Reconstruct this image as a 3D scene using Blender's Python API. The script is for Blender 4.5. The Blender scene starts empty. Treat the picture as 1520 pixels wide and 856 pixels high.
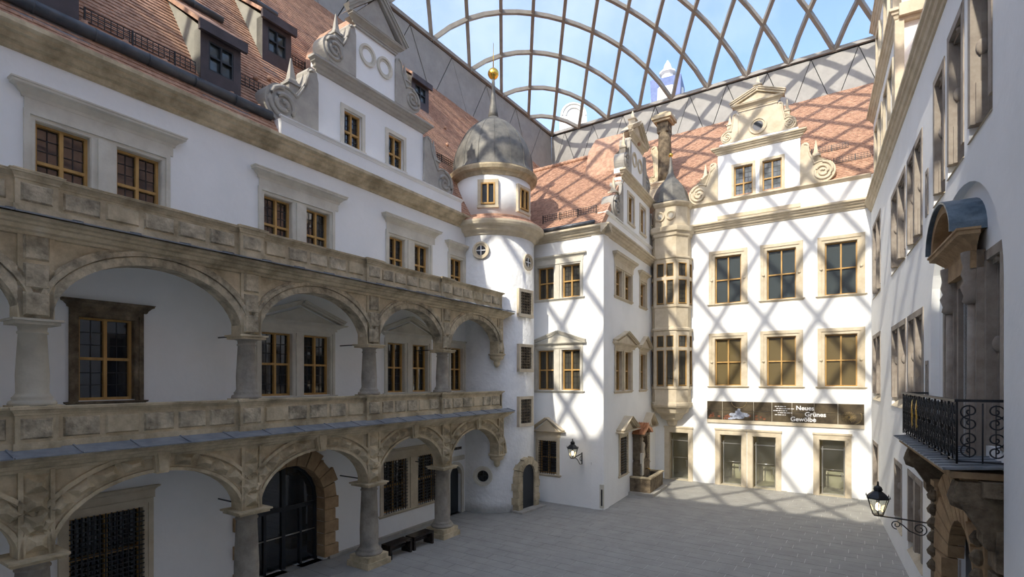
import bpy, math, random
from mathutils import Matrix, Vector
random.seed(7)
SC = bpy.context.scene
COL = SC.collection
R = math.radians
# ------------------------------------------------------------------ camera, sky, sun, exposure
cam = bpy.data.cameras.new('camera')
cam.sensor_width = 36.0
cam.lens = 36.0 * 770 / 1520
cam.shift_y = 135 / 1520
cam.clip_end = 400
camo = bpy.data.objects.new('camera', cam)
COL.objects.link(camo)
camo.location = (0, 0, 5.6)
camo.rotation_euler = (R(90), 0, 0)
SC.camera = camo

SUN = Vector((.075 * .832 + .555, -.075 * .555 + .832, -.785))      # direction the light travels
world = bpy.data.worlds.new('sky')
SC.world = world
world.use_nodes = True
wn, wl = world.node_tree.nodes, world.node_tree.links
bg = wn['Background']
sky = wn.new('ShaderNodeTexSky')
sky.sky_type = 'NISHITA'
sky.sun_disc = False
sky.sun_elevation = R(37.5)
sky.sun_rotation = math.atan2(-SUN.x, -SUN.y)
sky.air_density = 1.0
sky.dust_density = 1.4
sky.ozone_density = 1.3
tcw = wn.new('ShaderNodeTexCoord')
nzw = wn.new('ShaderNodeTexNoise')
nzw.inputs['Scale'].default_value = 3.0
nzw.inputs['Detail'].default_value = 7
nzw.inputs['Roughness'].default_value = .62
rpw = wn.new('ShaderNodeMapRange')
rpw.inputs['From Min'].default_value = .45
rpw.inputs['From Max'].default_value = .80
rpw.inputs['To Max'].default_value = .4
mxw = wn.new('ShaderNodeMix')
mxw.data_type = 'RGBA'
mxw.inputs['B'].default_value = (3.6, 3.9, 4.2, 1)
wl.new(tcw.outputs['Generated'], nzw.inputs['Vector'])
wl.new(nzw.outputs['Fac'], rpw.inputs['Value'])
wl.new(rpw.outputs['Result'], mxw.inputs['Factor'])
wl.new(sky.outputs['Color'], mxw.inputs['A'])
wl.new(mxw.outputs['Result'], bg.inputs['Color'])
bg.inputs['Strength'].default_value = .135

sl = bpy.data.lights.new('sun_offscreen', 'SUN')
sl.energy = 1.85
sl.angle = R(.55)
sl.color = (1, .91, .76)
so = bpy.data.objects.new('sun_offscreen', sl)
COL.objects.link(so)
so.rotation_euler = SUN.to_track_quat('-Z', 'Y').to_euler()
so.location = (-20, -30, 40)

SC.view_settings.view_transform = 'Standard'
SC.view_settings.look = 'None'
SC.view_settings.exposure = 1.58
SC.view_settings.gamma = 1
SC.view_settings.use_curve_mapping = False

SC.cycles.max_bounces = 16
SC.cycles.diffuse_bounces = 12
SC.cycles.transparent_max_bounces = 16

# ------------------------------------------------------------------ materials
MATS = {}
def mat(name, c1, c2=None, rough=.8, scale=1.2, detail=6, bump=0., bscale=None, metal=0., spec=.4, c3=None, stretch=(1, 1, 1), emit=None):
    m = bpy.data.materials.new(name)
    m.use_nodes = True
    n, l = m.node_tree.nodes, m.node_tree.links
    b = n['Principled BSDF']
    b.inputs['Roughness'].default_value = rough
    b.inputs['Metallic'].default_value = metal
    b.inputs['Specular IOR Level'].default_value = spec
    if c2 is None:
        b.inputs['Base Color'].default_value = (*c1, 1)
    geo = None
    if c2 is not None or bump:
        geo = n.new('ShaderNodeNewGeometry')
        mp = n.new('ShaderNodeMapping')
        mp.inputs['Scale'].default_value = stretch
        l.new(geo.outputs['Position'], mp.inputs['Vector'])
    if c2 is not None:
        nz = n.new('ShaderNodeTexNoise')
        nz.inputs['Scale'].default_value = scale
        nz.inputs['Detail'].default_value = detail
        nz.inputs['Roughness'].default_value = .65
        l.new(mp.outputs['Vector'], nz.inputs['Vector'])
        cr = n.new('ShaderNodeValToRGB')
        cr.color_ramp.elements[0].position = .33
        cr.color_ramp.elements[0].color = (*c1, 1)
        cr.color_ramp.elements[1].position = .62
        cr.color_ramp.elements[1].color = (*c2, 1)
        if c3 is not None:
            e = cr.color_ramp.elements.new(.74)
            e.color = (*c3, 1)
        l.new(nz.outputs['Fac'], cr.inputs['Fac'])
        l.new(cr.outputs['Color'], b.inputs['Base Color'])
    if bump:
        nb = n.new('ShaderNodeTexNoise')
        nb.inputs['Scale'].default_value = bscale or 12
        nb.inputs['Detail'].default_value = 5
        l.new(mp.outputs['Vector'], nb.inputs['Vector'])
        bp = n.new('ShaderNodeBump')
        bp.inputs['Strength'].default_value = bump
        bp.inputs['Distance'].default_value = .05
        l.new(nb.outputs['Fac'], bp.inputs['Height'])
        l.new(bp.outputs['Normal'], b.inputs['Normal'])
    if emit:
        b.inputs['Emission Color'].default_value = (*emit[0], 1)
        b.inputs['Emission Strength'].default_value = emit[1]
    MATS[name] = m
    return m
mat('plaster', (.84, .855, .85), (.895, .905, .90), .9, .7, 8, .12, 9)
mat('plaster_rough', (.74, .75, .745), (.87, .88, .875), .92, 1.1, 8, .7, 7)
mat('stone', (.30, .245, .155), (.67, .565, .385), .9, 1.5, 10, .25, 16, c3=(.74, .67, .53))
mat('stone_rough', (.19, .165, .12), (.64, .55, .39), .95, 2.6, 10, .8, 12, c3=(.76, .71, .6))
mat('stone_pale', (.56, .53, .45), (.68, .65, .56), .85, 1.8, 6, .1, 14)
mat('stone_gold', (.50, .425, .30), (.65, .57, .435), .85, 1.6, 6, .1, 14)
mat('stone_new', (.46, .42, .33), (.54, .50, .40), .8, 3, 4, .08, 20)
mat('stone_dark', (.06, .045, .03), (.22, .17, .11), .9, 3.2, 9, .6, 14, c3=(.34, .27, .19))
mat('stone_column', (.22, .20, .17), (.40, .36, .295), .85, 2.2, 9, .3, 14, c3=(.52, .46, .36))
mat('stone_brown', (.27, .175, .095), (.46, .32, .18), .9, 2.5, 8, .4, 12)
mat('stone_grey', (.34, .32, .29), (.44, .42, .37), .85, 2.0, 6, .15, 12)
mat('stone_jamb', (.26, .22, .185), (.37, .325, .275), .8, 3.0, 5, .1, 12)
mat('tile', (.33, .19, .13), (.57, .35, .24), .8, 5.5, 6, .1, 14)
mat('slate', (.16, .18, .205), (.27, .29, .315), .5, 3, 6, .1, 8)
mat('lead', (.10, .10, .095), (.21, .20, .175), .6, 2.2, 7, .15, 6, metal=.2)
mat('lead_blue', (.07, .11, .15), (.16, .22, .28), .45, 4, 6, .1, 8, metal=.3)
mat('zinc_dark', (.055, .045, .05), (.085, .07, .075), .55, 2, 4)
mat('zinc_light', (.27, .27, .23), (.35, .34, .29), .6, 2, 4)
mat('rim_metal', (.27, .262, .25), (.33, .32, .305), .55, 1.2, 4)
mat('joint_dark', (.02, .02, .022))
mat('steel', (.25, .235, .215), (.31, .29, .265), .5, 2, 3)
mat('steel_bright', (.55, .54, .5), rough=.3, metal=.8)
mat('gutter', (.055, .065, .08), (.10, .11, .125), .45, 3, 5, metal=.3)
mat('iron', (.012, .013, .016), rough=.45, spec=.5)
mat('oak', (.40, .23, .07), (.54, .33, .11), .55, 6, 5, .05, 20, stretch=(1, 1, .25))
mat('glass_dark', (.018, .022, .028), rough=.03, spec=.9)
mat('glass_slate', (.055, .068, .07), rough=.06, spec=.8)
mat('glass_warm', (.15, .115, .055), rough=.06, spec=.7)
mat('glass_lead', (.07, .065, .05), rough=.08, spec=.7)
mat('door_dark', (.022, .027, .033), rough=.4)
mat('bench_black', (.012, .010, .010), (.03, .022, .018), .25, 5, 3)
mat('paving', (.30, .294, .272), (.365, .358, .332), .75, 1.4, 6, .08, 18)
mat('paving_joint', (.6, .595, .56), (.7, .69, .65), .9, 8, 4)
mat('gold', (.95, .62, .13), rough=.22, metal=1.)
mat('copper', (.42, .17, .08), (.60, .29, .15), .4, 7, 5, metal=.6)
mat('print_brown', (.035, .026, .018), (.11, .085, .05), .4, 1.6, 8)
mat('white_letter', (.85, .85, .85), rough=.6)
mat('dark_letter', (.02, .02, .02))
mat('interior', (.68, .62, .48), (.75, .69, .55), .9, .8, 3)
mat('interior_floor', (.5, .45, .33))
mat('bulb', (1, .9, .7), emit=((1, .75, .4), 9.))
mat('spire_white', (.62, .60, .60), (.72, .70, .69), .8, 2, 4)
mat('spire_blue', (.10, .14, .30), (.16, .20, .38), .8, 2, 4)

def clear_glass(name, tint, diff, glossy, translucent=False):
    m = bpy.data.materials.new(name)
    m.use_nodes = True
    n, l = m.node_tree.nodes, m.node_tree.links
    for x in list(n):
        if x.type != 'OUTPUT_MATERIAL':
            n.remove(x)
    out = [x for x in n if x.type == 'OUTPUT_MATERIAL'][0]
    t = n.new('ShaderNodeBsdfTransparent'); t.inputs['Color'].default_value = (*tint, 1)
    d = n.new('ShaderNodeBsdfTranslucent' if translucent else 'ShaderNodeBsdfDiffuse'); d.inputs['Color'].default_value = (.95, .96, .97, 1)
    g = n.new('ShaderNodeBsdfGlossy'); g.inputs['Roughness'].default_value = .12
    m1 = n.new('ShaderNodeMixShader')
    m2 = n.new('ShaderNodeMixShader')
    m1.inputs[0].default_value = diff
    m2.inputs[0].default_value = glossy
    l.new(t.outputs[0], m1.inputs[1]); l.new(d.outputs[0], m1.inputs[2])
    l.new(m1.outputs[0], m2.inputs[1]); l.new(g.outputs[0], m2.inputs[2])
    l.new(m2.outputs[0], out.inputs['Surface'])
    MATS[name] = m
clear_glass('foil', (.97, .985, 1.), .10, .03, True)
clear_glass('clear_glass', (.86, .88, .84), .02, .08)

# ------------------------------------------------------------------ frames of the facades
# x runs to the right as one faces the wall, y runs into the wall, z up
class Fr:
    def __init__(s, deg, ox, oy):
        s.a = R(deg); s.o = Vector((ox, oy, 0)); s.d = Vector((math.cos(s.a), math.sin(s.a), 0)); s.y = Vector((-math.sin(s.a), math.cos(s.a), 0))
    def P(s, x, y, z=0):
        return s.o + s.d * x + s.y * y + Vector((0, 0, z))
    def M(s, x=0, y=0, z=0, rot=0):
        return Matrix.Translation(s.P(x, y, z)) @ Matrix.Rotation(s.a + rot, 4, 'Z')
    def inv(s, p):
        q = Vector(p) - s.o
        return q.dot(s.d), q.dot(s.y)
FL = Fr(57.5, -11.470, 7.307)      # left range, main wall
FA = Fr(57.5, -10.247, 6.528)      # arcade in front of it
FF = Fr(-33.7, 3.92, 22.2)         # wing, front
FS = Fr(60, 3.92, 22.2)            # wing, side
FB = Fr(-33.7, 8.2, 29.6)          # back range
FR = Fr(-120, 16.6, 23.96)         # right range
FN = Fr(146.3, 3.56, -10.18)         # near range, behind the camera
FW = Fr(0, 0, 0)
TC = Vector((-.85, 23.6, 0))       # stair tower axis

# ------------------------------------------------------------------ mesh builder
class MB:
    def __init__(s):
        s.v = []; s.f = []; s.sm = []
    def add(s, vs, fs, smooth=False):
        k = len(s.v)
        s.v += [tuple(p) for p in vs]
        s.f += [tuple(i + k for i in q) for q in fs]
        s.sm += [smooth] * len(fs)
        return s
    def box(s, x0, x1, y0, y1, z0, z1):
        return s.add([(x0, y0, z0), (x1, y0, z0), (x1, y1, z0), (x0, y1, z0), (x0, y0, z1), (x1, y0, z1), (x1, y1, z1), (x0, y1, z1)],
                     [(0, 3, 2, 1), (4, 5, 6, 7), (0, 1, 5, 4), (1, 2, 6, 5), (2, 3, 7, 6), (3, 0, 4, 7)])
    def prism(s, pts, y0, y1):                 # polygon in x,z pushed along y
        n = len(pts)
        vs = [(x, y0, z) for x, z in pts] + [(x, y1, z) for x, z in pts]
        fs = [tuple(range(n)), tuple(range(2 * n - 1, n - 1, -1))]
        fs += [(i, i + n, (i + 1) % n + n, (i + 1) % n) for i in range(n)]
        return s.add(vs, fs)
    def vprism(s, pts, z0, z1):                # polygon in x,y raised along z
        n = len(pts)
        vs = [(x, y, z0) for x, y in pts] + [(x, y, z1) for x, y in pts]
        fs = [tuple(range(n - 1, -1, -1)), tuple(range(n, 2 * n))]
        fs += [(i, (i + 1) % n, (i + 1) % n + n, i + n) for i in range(n)]
        return s.add(vs, fs)
    def loft(s, rings, cap=True, smooth=False, closed=True):
        n = len(rings[0]); k = len(rings)
        vs = [p for r in rings for p in r]
        fs = []
        for i in range(k - 1):
            for j in range(n if closed else n - 1):
                a, b = i * n + j, i * n + (j + 1) % n
                fs.append((a, b, b + n, a + n))
        if cap:
            fs.append(tuple(range(n - 1, -1, -1))); fs.append(tuple(range((k - 1) * n, k * n)))
        return s.add(vs, fs, smooth)
    def lathe(s, prof, cx=0, cy=0, seg=20, smooth=True, a0=0., a1=360., phase=0.):
        full = abs(a1 - a0) >= 359.9
        m = seg if full else seg + 1
        rings = []
        for r, z in prof:
            rings.append([(cx + r * math.cos(R(a0 + phase + (a1 - a0) * i / seg)), cy + r * math.sin(R(a0 + phase + (a1 - a0) * i / seg)), z) for i in range(m)])
        return s.loft(rings, cap=full, smooth=smooth, closed=full)
    def tube(s, pts, r, seg=6, smooth=True):
        pts = [Vector(p) for p in pts]
        rings = []
        for i, p in enumerate(pts):
            t = (pts[min(i + 1, len(pts) - 1)] - pts[max(i - 1, 0)]).normalized()
            u = Vector((0, 0, 1)) if abs(t.z) < .9 else Vector((1, 0, 0))
            a = t.cross(u).normalized(); b = a.cross(t)
            rr = r[i] if isinstance(r, (list, tuple)) else r
            rings.append([p + (a * math.cos(2 * math.pi * k / seg) + b * math.sin(2 * math.pi * k / seg)) * rr for k in range(seg)])
        return s.loft(rings, smooth=smooth)
    def beam(s, pts, w, h):                    # rectangular section, h measured upwards
        pts = [Vector(p) for p in pts]
        rings = []
        for i, p in enumerate(pts):
            t = (pts[min(i + 1, len(pts) - 1)] - pts[max(i - 1, 0)]).normalized()
            a = t.cross(Vector((0, 0, 1))).normalized(); b = a.cross(t)
            rings.append([p - a * w / 2 - b * h / 2, p + a * w / 2 - b * h / 2, p + a * w / 2 + b * h / 2, p - a * w / 2 + b * h / 2])
        return s.loft(rings)
    def frustum(s, x0, x1, z0, z1, y0, y1, ins):   # raised block on a face: y0 base, y1 outer face
        ix = min(ins, (x1 - x0) / 2 - .005); iz = min(ins, (z1 - z0) / 2 - .005)
        return s.add([(x0, y0, z0), (x1, y0, z0), (x1, y0, z1), (x0, y0, z1), (x0 + ix, y1, z0 + iz), (x1 - ix, y1, z0 + iz), (x1 - ix, y1, z1 - iz), (x0 + ix, y1, z1 - iz)],
                     [(0, 1, 5, 4), (1, 2, 6, 5), (2, 3, 7, 6), (3, 0, 4, 7), (4, 5, 6, 7), (3, 2, 1, 0)])
    def cornice(s, x0, x1, z0, h, p, y=0., ret=True, prof=None):
        prof = prof or [(0, 0), (.18, .04), (.24, .26), (.34, .34), (.62, .60), (.84, .68), (.90, .70), (.92, .86), (1, .90), (1, 1), (0, 1.06)]
        rings = []
        for o, t in prof:
            o *= p; e = o if ret else 0
            z = z0 + t * h
            rings.append([(x0 - e, y, z), (x0 - e, y - o, z), (x1 + e, y - o, z), (x1 + e, y, z)])
        return s.loft(rings)
    def raking(s, x0, z0, x1, z1, th, p, y=0.):   # sloping cornice of a pediment
        L = math.hypot(x1 - x0, z1 - z0); nx, nz = -(z1 - z0) / L, (x1 - x0) / L
        if nz < 0: nx, nz = -nx, -nz
        for a, b, q in ((0, .45, .6), (.45, .8, .85), (.8, 1, 1)):
            s.prism([(x0 + nx * th * a, z0 + nz * th * a), (x1 + nx * th * a, z1 + nz * th * a), (x1 + nx * th * b, z1 + nz * th * b), (x0 + nx * th * b, z0 + nz * th * b)], y - p * q, y)
        return s
    def archwall(s, x0, x1, zs, za, zt, y0, y1, n=22):    # wall above an elliptical arch
        c, w = (x0 + x1) / 2, (x1 - x0) / 2
        P = [(c - w * math.cos(math.pi * i / n), zs + (za - zs) * math.sin(math.pi * i / n)) for i in range(n + 1)]
        for (xa, a), (xb, b) in zip(P, P[1:]):
            s.add([(xa, y0, a), (xb, y0, b), (xb, y0, zt), (xa, y0, zt), (xa, y1, a), (xb, y1, b), (xb, y1, zt), (xa, y1, zt)],
                  [(0, 1, 2, 3), (5, 4, 7, 6), (0, 4, 5, 1), (3, 2, 6, 7)])
        return s
    def archband(s, c, w, zs, rise, t0, t1, y0, y1, a0=0., a1=180., n=24):   # ring following the arch
        rings = []
        for i in range(n + 1):
            a = R(a0 + (a1 - a0) * i / n)
            q = []
            for t, y in ((t0, y0), (t1, y0), (t1, y1), (t0, y1)):
                q.append((c - (w + t) * math.cos(a), y, zs + (rise + t) * math.sin(a)))
            rings.append(q)
        return s.loft(rings)
    def mesh(s, name, m):
        me = bpy.data.meshes.new(name)
        me.from_pydata(s.v, [], s.f)
        me.polygons.foreach_set('use_smooth', s.sm)
        me.materials.append(MATS[m])
        me.update()
        return me
    def build(s, name, m, parent=None, M=None):
        return link(name, s.mesh(name, m), parent, M)
def link(name, me, parent=None, M=None):
    o = bpy.data.objects.new(name, me)
    COL.objects.link(o)
    if parent is not None:
        o.parent = parent
    if M is not None:
        o.matrix_local = M
    return o
def tag(o, label=None, cat=None, group=None, kind=None):
    if label: o['label'] = label
    if cat: o['category'] = cat
    if group: o['group'] = group
    if kind: o['kind'] = kind
    return o
def thing(name, M, label, cat, group=None, kind=None):
    o = bpy.data.objects.new(name, None)
    o.empty_display_size = .3
    COL.objects.link(o)
    o.matrix_world = M
    return tag(o, label, cat, group, kind)
CACHE = {}
def shared(key, fn, name, m):
    k = (key, m)
    if k not in CACHE:
        b = MB(); fn(b); CACHE[k] = b.mesh(name, m)
    return CACHE[k]
def T(x, y, z):
    return Matrix.Translation((x, y, z))
def pane(parent, x0, x1, y, z0, z1, m, name='pane', tilt=.9):
    w, h = round(x1 - x0, 3), round(z1 - z0, 3)
    me = shared(('pane', w, h), lambda b: b.box(-w / 2, w / 2, 0, .02, -h / 2, h / 2), 'pane', m)
    return link(name, me, parent, T((x0 + x1) / 2, y, (z0 + z1) / 2) @ Matrix.Rotation(R(random.uniform(-tilt, tilt)), 4, 'Z') @ Matrix.Rotation(R(random.uniform(-tilt, tilt)), 4, 'X'))

def wall_mesh(b, x0, x1, z0, z1, holes, rv=.3, thick=.55, y=0.):
    """wall with openings; a hole with a fifth entry goes right through"""
    xs = sorted({x0, x1} | {min(max(h[i], x0), x1) for h in holes for i in (0, 1)})
    zs = sorted({z0, z1} | {min(max(h[i], z0), z1) for h in holes for i in (2, 3)})
    t = y + thick
    for xa, xb in zip(xs, xs[1:]):
        for za, zb in zip(zs, zs[1:]):
            cx, cz = (xa + xb) / 2, (za + zb) / 2
            hit = [h for h in holes if h[0] < cx < h[1] and h[2] < cz < h[3]]
            if not hit:
                b.add([(xa, y, za), (xb, y, za), (xb, y, zb), (xa, y, zb)], [(0, 1, 2, 3)])
            if not any(len(h) > 4 for h in hit):
                b.add([(xa, t, za), (xb, t, za), (xb, t, zb), (xa, t, zb)], [(3, 2, 1, 0)])
    for h in holes:
        a, c, d, e = h[:4]
        q = t if len(h) > 4 else y + rv
        b.add([(a, y, d), (c, y, d), (c, y, e), (a, y, e), (a, q, d), (c, q, d), (c, q, e), (a, q, e)], [(0, 4, 5, 1), (1, 5, 6, 2), (2, 6, 7, 3), (3, 7, 4, 0)])
    b.add([(x0, y, z0), (x1, y, z0), (x1, y, z1), (x0, y, z1), (x0, t, z0), (x1, t, z0), (x1, t, z1), (x0, t, z1)],
          [(0, 3, 7, 4), (1, 5, 6, 2), (3, 2, 6, 7), (0, 4, 5, 1)])
    return b
HOLES = {'L': [], 'F': [], 'S': [], 'B': [], 'R': [], 'N': []}
FRAME = {'L': FL, 'F': FF, 'S': FS, 'B': FB, 'R': FR, 'N': FN}
# ------------------------------------------------------------------ windows
WN = [0]
def timber(parent, x0, x1, z0, z1, y, glass, wood, tr=.42, bars=(2, 3), fw=.06, split=True, iron_bar=True):
    """timber frame, glazing bars and panes of one light"""
    f = MB()
    f.box(x0, x0 + fw, y - .07, y + .03, z0, z1).box(x1 - fw, x1, y - .07, y + .03, z0, z1)
    f.box(x0 + fw, x1 - fw, y - .07, y + .03, z0, z0 + fw).box(x0 + fw, x1 - fw, y - .07, y + .03, z1 - fw, z1)
    c = (x0 + x1) / 2; zt = z0 + (z1 - z0) * tr
    cols = [(x0 + fw, c - fw * .55), (c + fw * .55, x1 - fw)] if split else [(x0 + fw, x1 - fw)]
    rows = [(z0 + fw, zt - fw * .5), (zt + fw * .5, z1 - fw)] if tr else [(z0 + fw, z1 - fw)]
    if split: f.box(c - fw * .55, c + fw * .55, y - .085, y + .03, z0 + fw, z1 - fw)
    if tr: f.box(x0 + fw, x1 - fw, y - .08, y + .03, zt - fw * .5, zt + fw * .5)
    f.build('timber_frame', wood, parent)
    g = MB()
    for a, b in cols:
        for k, (d, e) in enumerate(rows):
            nx, nz = bars[0], bars[1] if k or not tr else max(1, round(bars[1] * tr / (1 - tr)))
            for i in range(1, nx):
                x = a + (b - a) * i / nx; g.box(x - .009, x + .009, y - .012, y - .002, d, e)
            for i in range(1, nz):
                z = d + (e - d) * i / nz; g.box(a, b, y - .014, y - .004, z - .009, z + .009)
            pane(parent, a, b, y, d, e, glass)
    if g.v: g.build('glazing_bar', 'iron' if iron_bar else wood, parent)

def pediment(parent, x0, x1, z0, z1, p, stone, y=0.):
    b = MB(); c = (x0 + x1) / 2; th = .13 * min(1, (x1 - x0) / 2.2)
    b.cornice(x0, x1, z0, th, p, y)
    b.prism([(x0 + .1, z0 + th), (x1 - .1, z0 + th), (c, z1 - th)], y - p * .4, y)
    b.raking(x0 - p * .6, z0 + th, c, z1 - th * .3, th, p, y).raking(c, z1 - th * .3, x1 + p * .6, z0 + th, th, p, y)
    return b.build('pediment', stone, parent)

def window(w, lights, z0, z1, label, stone='stone_pale', wood='oak', glass='glass_dark', sw=.17, hood=None, hz=None, hx=None,
           tr=.5, bars=(2, 3), rec=.2, sill=True, sp=.06, split=True, grille=None, group=None, bossed=False, hp=.24, iron_bar=True):
    WN[0] += 1
    fr = FRAME[w]
    xa, xb = lights[0][0], lights[-1][1]
    o = thing('window_%d' % WN[0], fr.M((xa + xb) / 2, 0, z0), label, 'window', group, 'structure')
    c = (xa + xb) / 2; h = z1 - z0
    b = MB()
    ls = [(a - c, d - c) for a, d in lights]
    # moulded jambs, lintel, mullions
    b.box(ls[0][0] - sw, ls[0][0] - sw * .45, -sp, .02, -.02, h + sw).box(ls[-1][1] + sw * .45, ls[-1][1] + sw, -sp, .02, -.02, h + sw)
    b.box(ls[0][0] - sw * .45, ls[-1][1] + sw * .45, -sp, .02, h + sw * .45, h + sw)
    b.box(ls[0][0] - sw * .45, ls[0][0], -sp * .4, .02, -.02, h + sw * .45).box(ls[-1][1], ls[-1][1] + sw * .45, -sp * .4, .02, -.02, h + sw * .45)
    b.box(ls[0][0], ls[-1][1], -sp * .4, .02, h, h + sw * .45)
    for (a, d), (e, g) in zip(ls, ls[1:]):
        b.box(d, e, -sp * .35, rec + .05, -.02, h)
        m = (e - d) * .25
        b.box(d + m, e - m, -sp, 0, -.02, h + .02)
    # reveals
    for a, d in ls:
        b.box(a - .001, a + .015, 0, rec, 0, h).box(d - .015, d + .001, 0, rec, 0, h).box(a, d, 0, rec, h - .015, h)
    b.build('stone_surround', stone, o)
    if sill:
        q = MB(); q.cornice(ls[0][0] - sw, ls[-1][1] + sw, -.13, .11, .09)
        q.build('sill', stone, o)
    if bossed:
        for x in [ls[0][0] - sw * .5, ls[-1][1] + sw * .5]:
            me = shared('boss', lambda k: k.lathe([(0, -.04), (.05, -.03), (.07, 0), (.05, .03), (0, .04)], seg=10), 'boss', stone)
            link('boss', me, o, T(x, -sp - .01, h * .5) @ Matrix.Rotation(R(90), 4, 'X'))
    for a, d in ls:
        timber(o, a + .012, d - .012, 0, h, rec, glass, wood, tr, bars, split=split, iron_bar=iron_bar)
        HOLES[w].append((a + c, d + c, z0, z1))
    if grille:
        for a, d in ls:
            g = MB(); n = max(4, round((d - a) / grille)); k = max(5, round(h / grille))
            for i in range(1, n): x = a + (d - a) * i / n; g.box(x - .012, x + .012, -.05, -.026, -.0, h)
            for i in range(1, k): z = h * i / k; g.box(a, d, -.05, -.026, z - .012, z + .012)
            g.build('iron_grille', 'iron', o)
    if hood:
        x0, x1 = (hx[0] - c, hx[1] - c) if hx else (ls[0][0] - sw, ls[-1][1] + sw)
        if hood == 'cornice':
            q = MB(); q.box(x0, x1, -sp * .6, .01, h + sw, hz[0] - z0 + .02).build('frieze', stone, o)
            q = MB(); q.cornice(x0, x1, hz[0] - z0, hz[1] - hz[0], hp).build('hood_cornice', stone, o)
        else:
            q = MB(); q.box(x0 + .04, x1 - .04, -sp * .6, .01, h + sw, hz[0] - z0 + .02).build('frieze', stone, o)
            pediment(o, x0, x1, hz[0] - z0, hz[1] - z0, hp, stone)
    return o
# left range, second floor
hz = (11.16, 11.44)
window('L', [(3.61, 4.53), (4.99, 5.90)], 8.98, 10.78, 'paired oak window under long moulded cornice, above upper balustrade, farthest from the stair tower', hood='cornice', hz=hz, hx=(3.45, 6.14), tr=.56)
window('L', [(8.47, 9.36), (9.83, 10.67)], 8.98, 10.78, 'paired oak window under moulded cornice, below the left scroll of the big white gable', hood='cornice', hz=hz, hx=(8.33, 10.98), tr=.56)
window('L', [(13.21, 14.0), (14.5, 15.29)], 8.98, 10.74, 'paired oak window under moulded cornice next to single window by stair tower', hood='cornice', hz=hz, hx=(13.08, 15.63), tr=.56)
window('L', [(16.63, 17.46)], 8.98, 10.66, 'single oak window under short cornice above upper balustrade, touching the round tower', hood='cornice', hz=(11.0, 11.25), hx=(16.5, 17.66), tr=.56)
# left range, first floor behind the loggia
window('L', [(4.31, 5.35)], 5.15, 6.95, 'single oak window in dark weathered stone frame behind the upper loggia', stone='stone_dark', hood='cornice', hz=(7.12, 7.3), hx=(4.14, 5.58), sw=.16, hp=.14)
window('L', [(8.40, 9.38), (9.74, 10.69)], 5.13, 6.95, 'paired oak window under triangular pediment behind widest loggia arch, above the glass entrance', hood='pediment', hz=(7.18, 7.86), hx=(8.25, 10.98), sw=.15)
window('L', [(13.13, 14.0), (14.39, 15.25)], 5.13, 6.93, 'paired oak window under pediment in the loggia, beside the narrow end window', hood='pediment', hz=(7.16, 7.84), hx=(12.97, 15.45), sw=.15)
window('L', [(16.65, 17.46)], 5.13, 6.92, 'narrow oak window with flat cornice in the last loggia bay by tower', hood='cornice', hz=(7.06, 7.2), hx=(16.5, 17.62), sw=.14, hp=.12)
# left range, ground floor
window('L', [(4.15, 5.53)], .85, 2.68, 'barred ground floor window in pale stone frame, left of the arched glass entrance', stone='stone_gold', hood='cornice', hz=(3.02, 3.14), hx=(4.0, 5.75), grille=.105, sw=.18, hp=.1, bars=(3, 4))
window('L', [(12.94, 14.11), (14.68, 15.7)], .85, 2.70, 'paired barred ground floor window behind the two black benches', stone='stone_gold', grille=.115, sw=.17, bars=(3, 4), hood='cornice', hz=(2.98, 3.1), hx=(12.75, 15.9), hp=.1)
# wing, front
window('F', [(-3.3, -2.42), (-2.03, -1.11)], 9.27, 10.74, 'paired golden oak window under flat cornice on the sunlit wing front', wood='oak', glass='glass_lead', hood='cornice', hz=(11.0, 11.2), hx=(-3.5, -.95), sw=.14, hp=.16)
window('F', [(-3.3, -2.42), (-2.03, -1.11)], 5.12, 6.94, 'paired golden oak window under wide low pediment on the sunlit wing front', wood='oak', glass='glass_lead', hood='pediment', hz=(7.12, 7.72), hx=(-3.45, -.95), sw=.14, hp=.16)
window('F', [(-3.21, -2.29)], 1.30, 2.81, 'barred ground floor window under small pediment left of the wall lantern', stone='stone_gold', hood='pediment', hz=(3.18, 3.84), hx=(-3.42, -2.05), grille=.115, sw=.16, bars=(3, 4))
# wing, side
window('S', [(1.54, 2.46), (2.92, 3.85)], 9.42, 10.66, 'paired window under flat cornice on shaded wing side, upper floor', stone='stone_gold', glass='glass_lead', hood='cornice', hz=(11.02, 11.36), hx=(1.38, 4.2), sw=.15)
window('S', [(5.44, 6.45)], 9.42, 10.66, 'single window under flat cornice on shaded wing side, beside the oriel', stone='stone_gold', glass='glass_lead', hood='cornice', hz=(10.95, 11.2), hx=(5.3, 6.65), sw=.15)
window('S', [(1.54, 2.46), (2.92, 3.85)], 5.08, 6.93, 'paired window under steep pediment on shaded wing side, first floor', stone='stone_gold', glass='glass_lead', hood='pediment', hz=(7.16, 7.82), hx=(1.38, 4.5), sw=.15)
window('S', [(5.44, 6.45)], 5.08, 6.93, 'single window under small pediment on shaded wing side, beside the oriel', stone='stone_gold', glass='glass_lead', hood='pediment', hz=(7.16, 7.82), hx=(5.28, 7.0), sw=.15)
window('S', [(2.17, 3.14)], 1.15, 2.88, 'barred window under steep pediment left of the wall fountain', stone='stone_gold', hood='pediment', hz=(3.08, 3.8), hx=(1.95, 3.9), grille=.12, sw=.18, bars=(3, 4), hp=.4)
window('S', [(6.2, 6.98)], 1.15, 2.75, 'barred window under steep pediment between the wall fountain and the oriel', stone='stone_gold', hood='pediment', hz=(2.98, 3.78), hx=(5.95, 7.4), grille=.12, sw=.16, bars=(3, 4), hp=.4)
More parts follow.
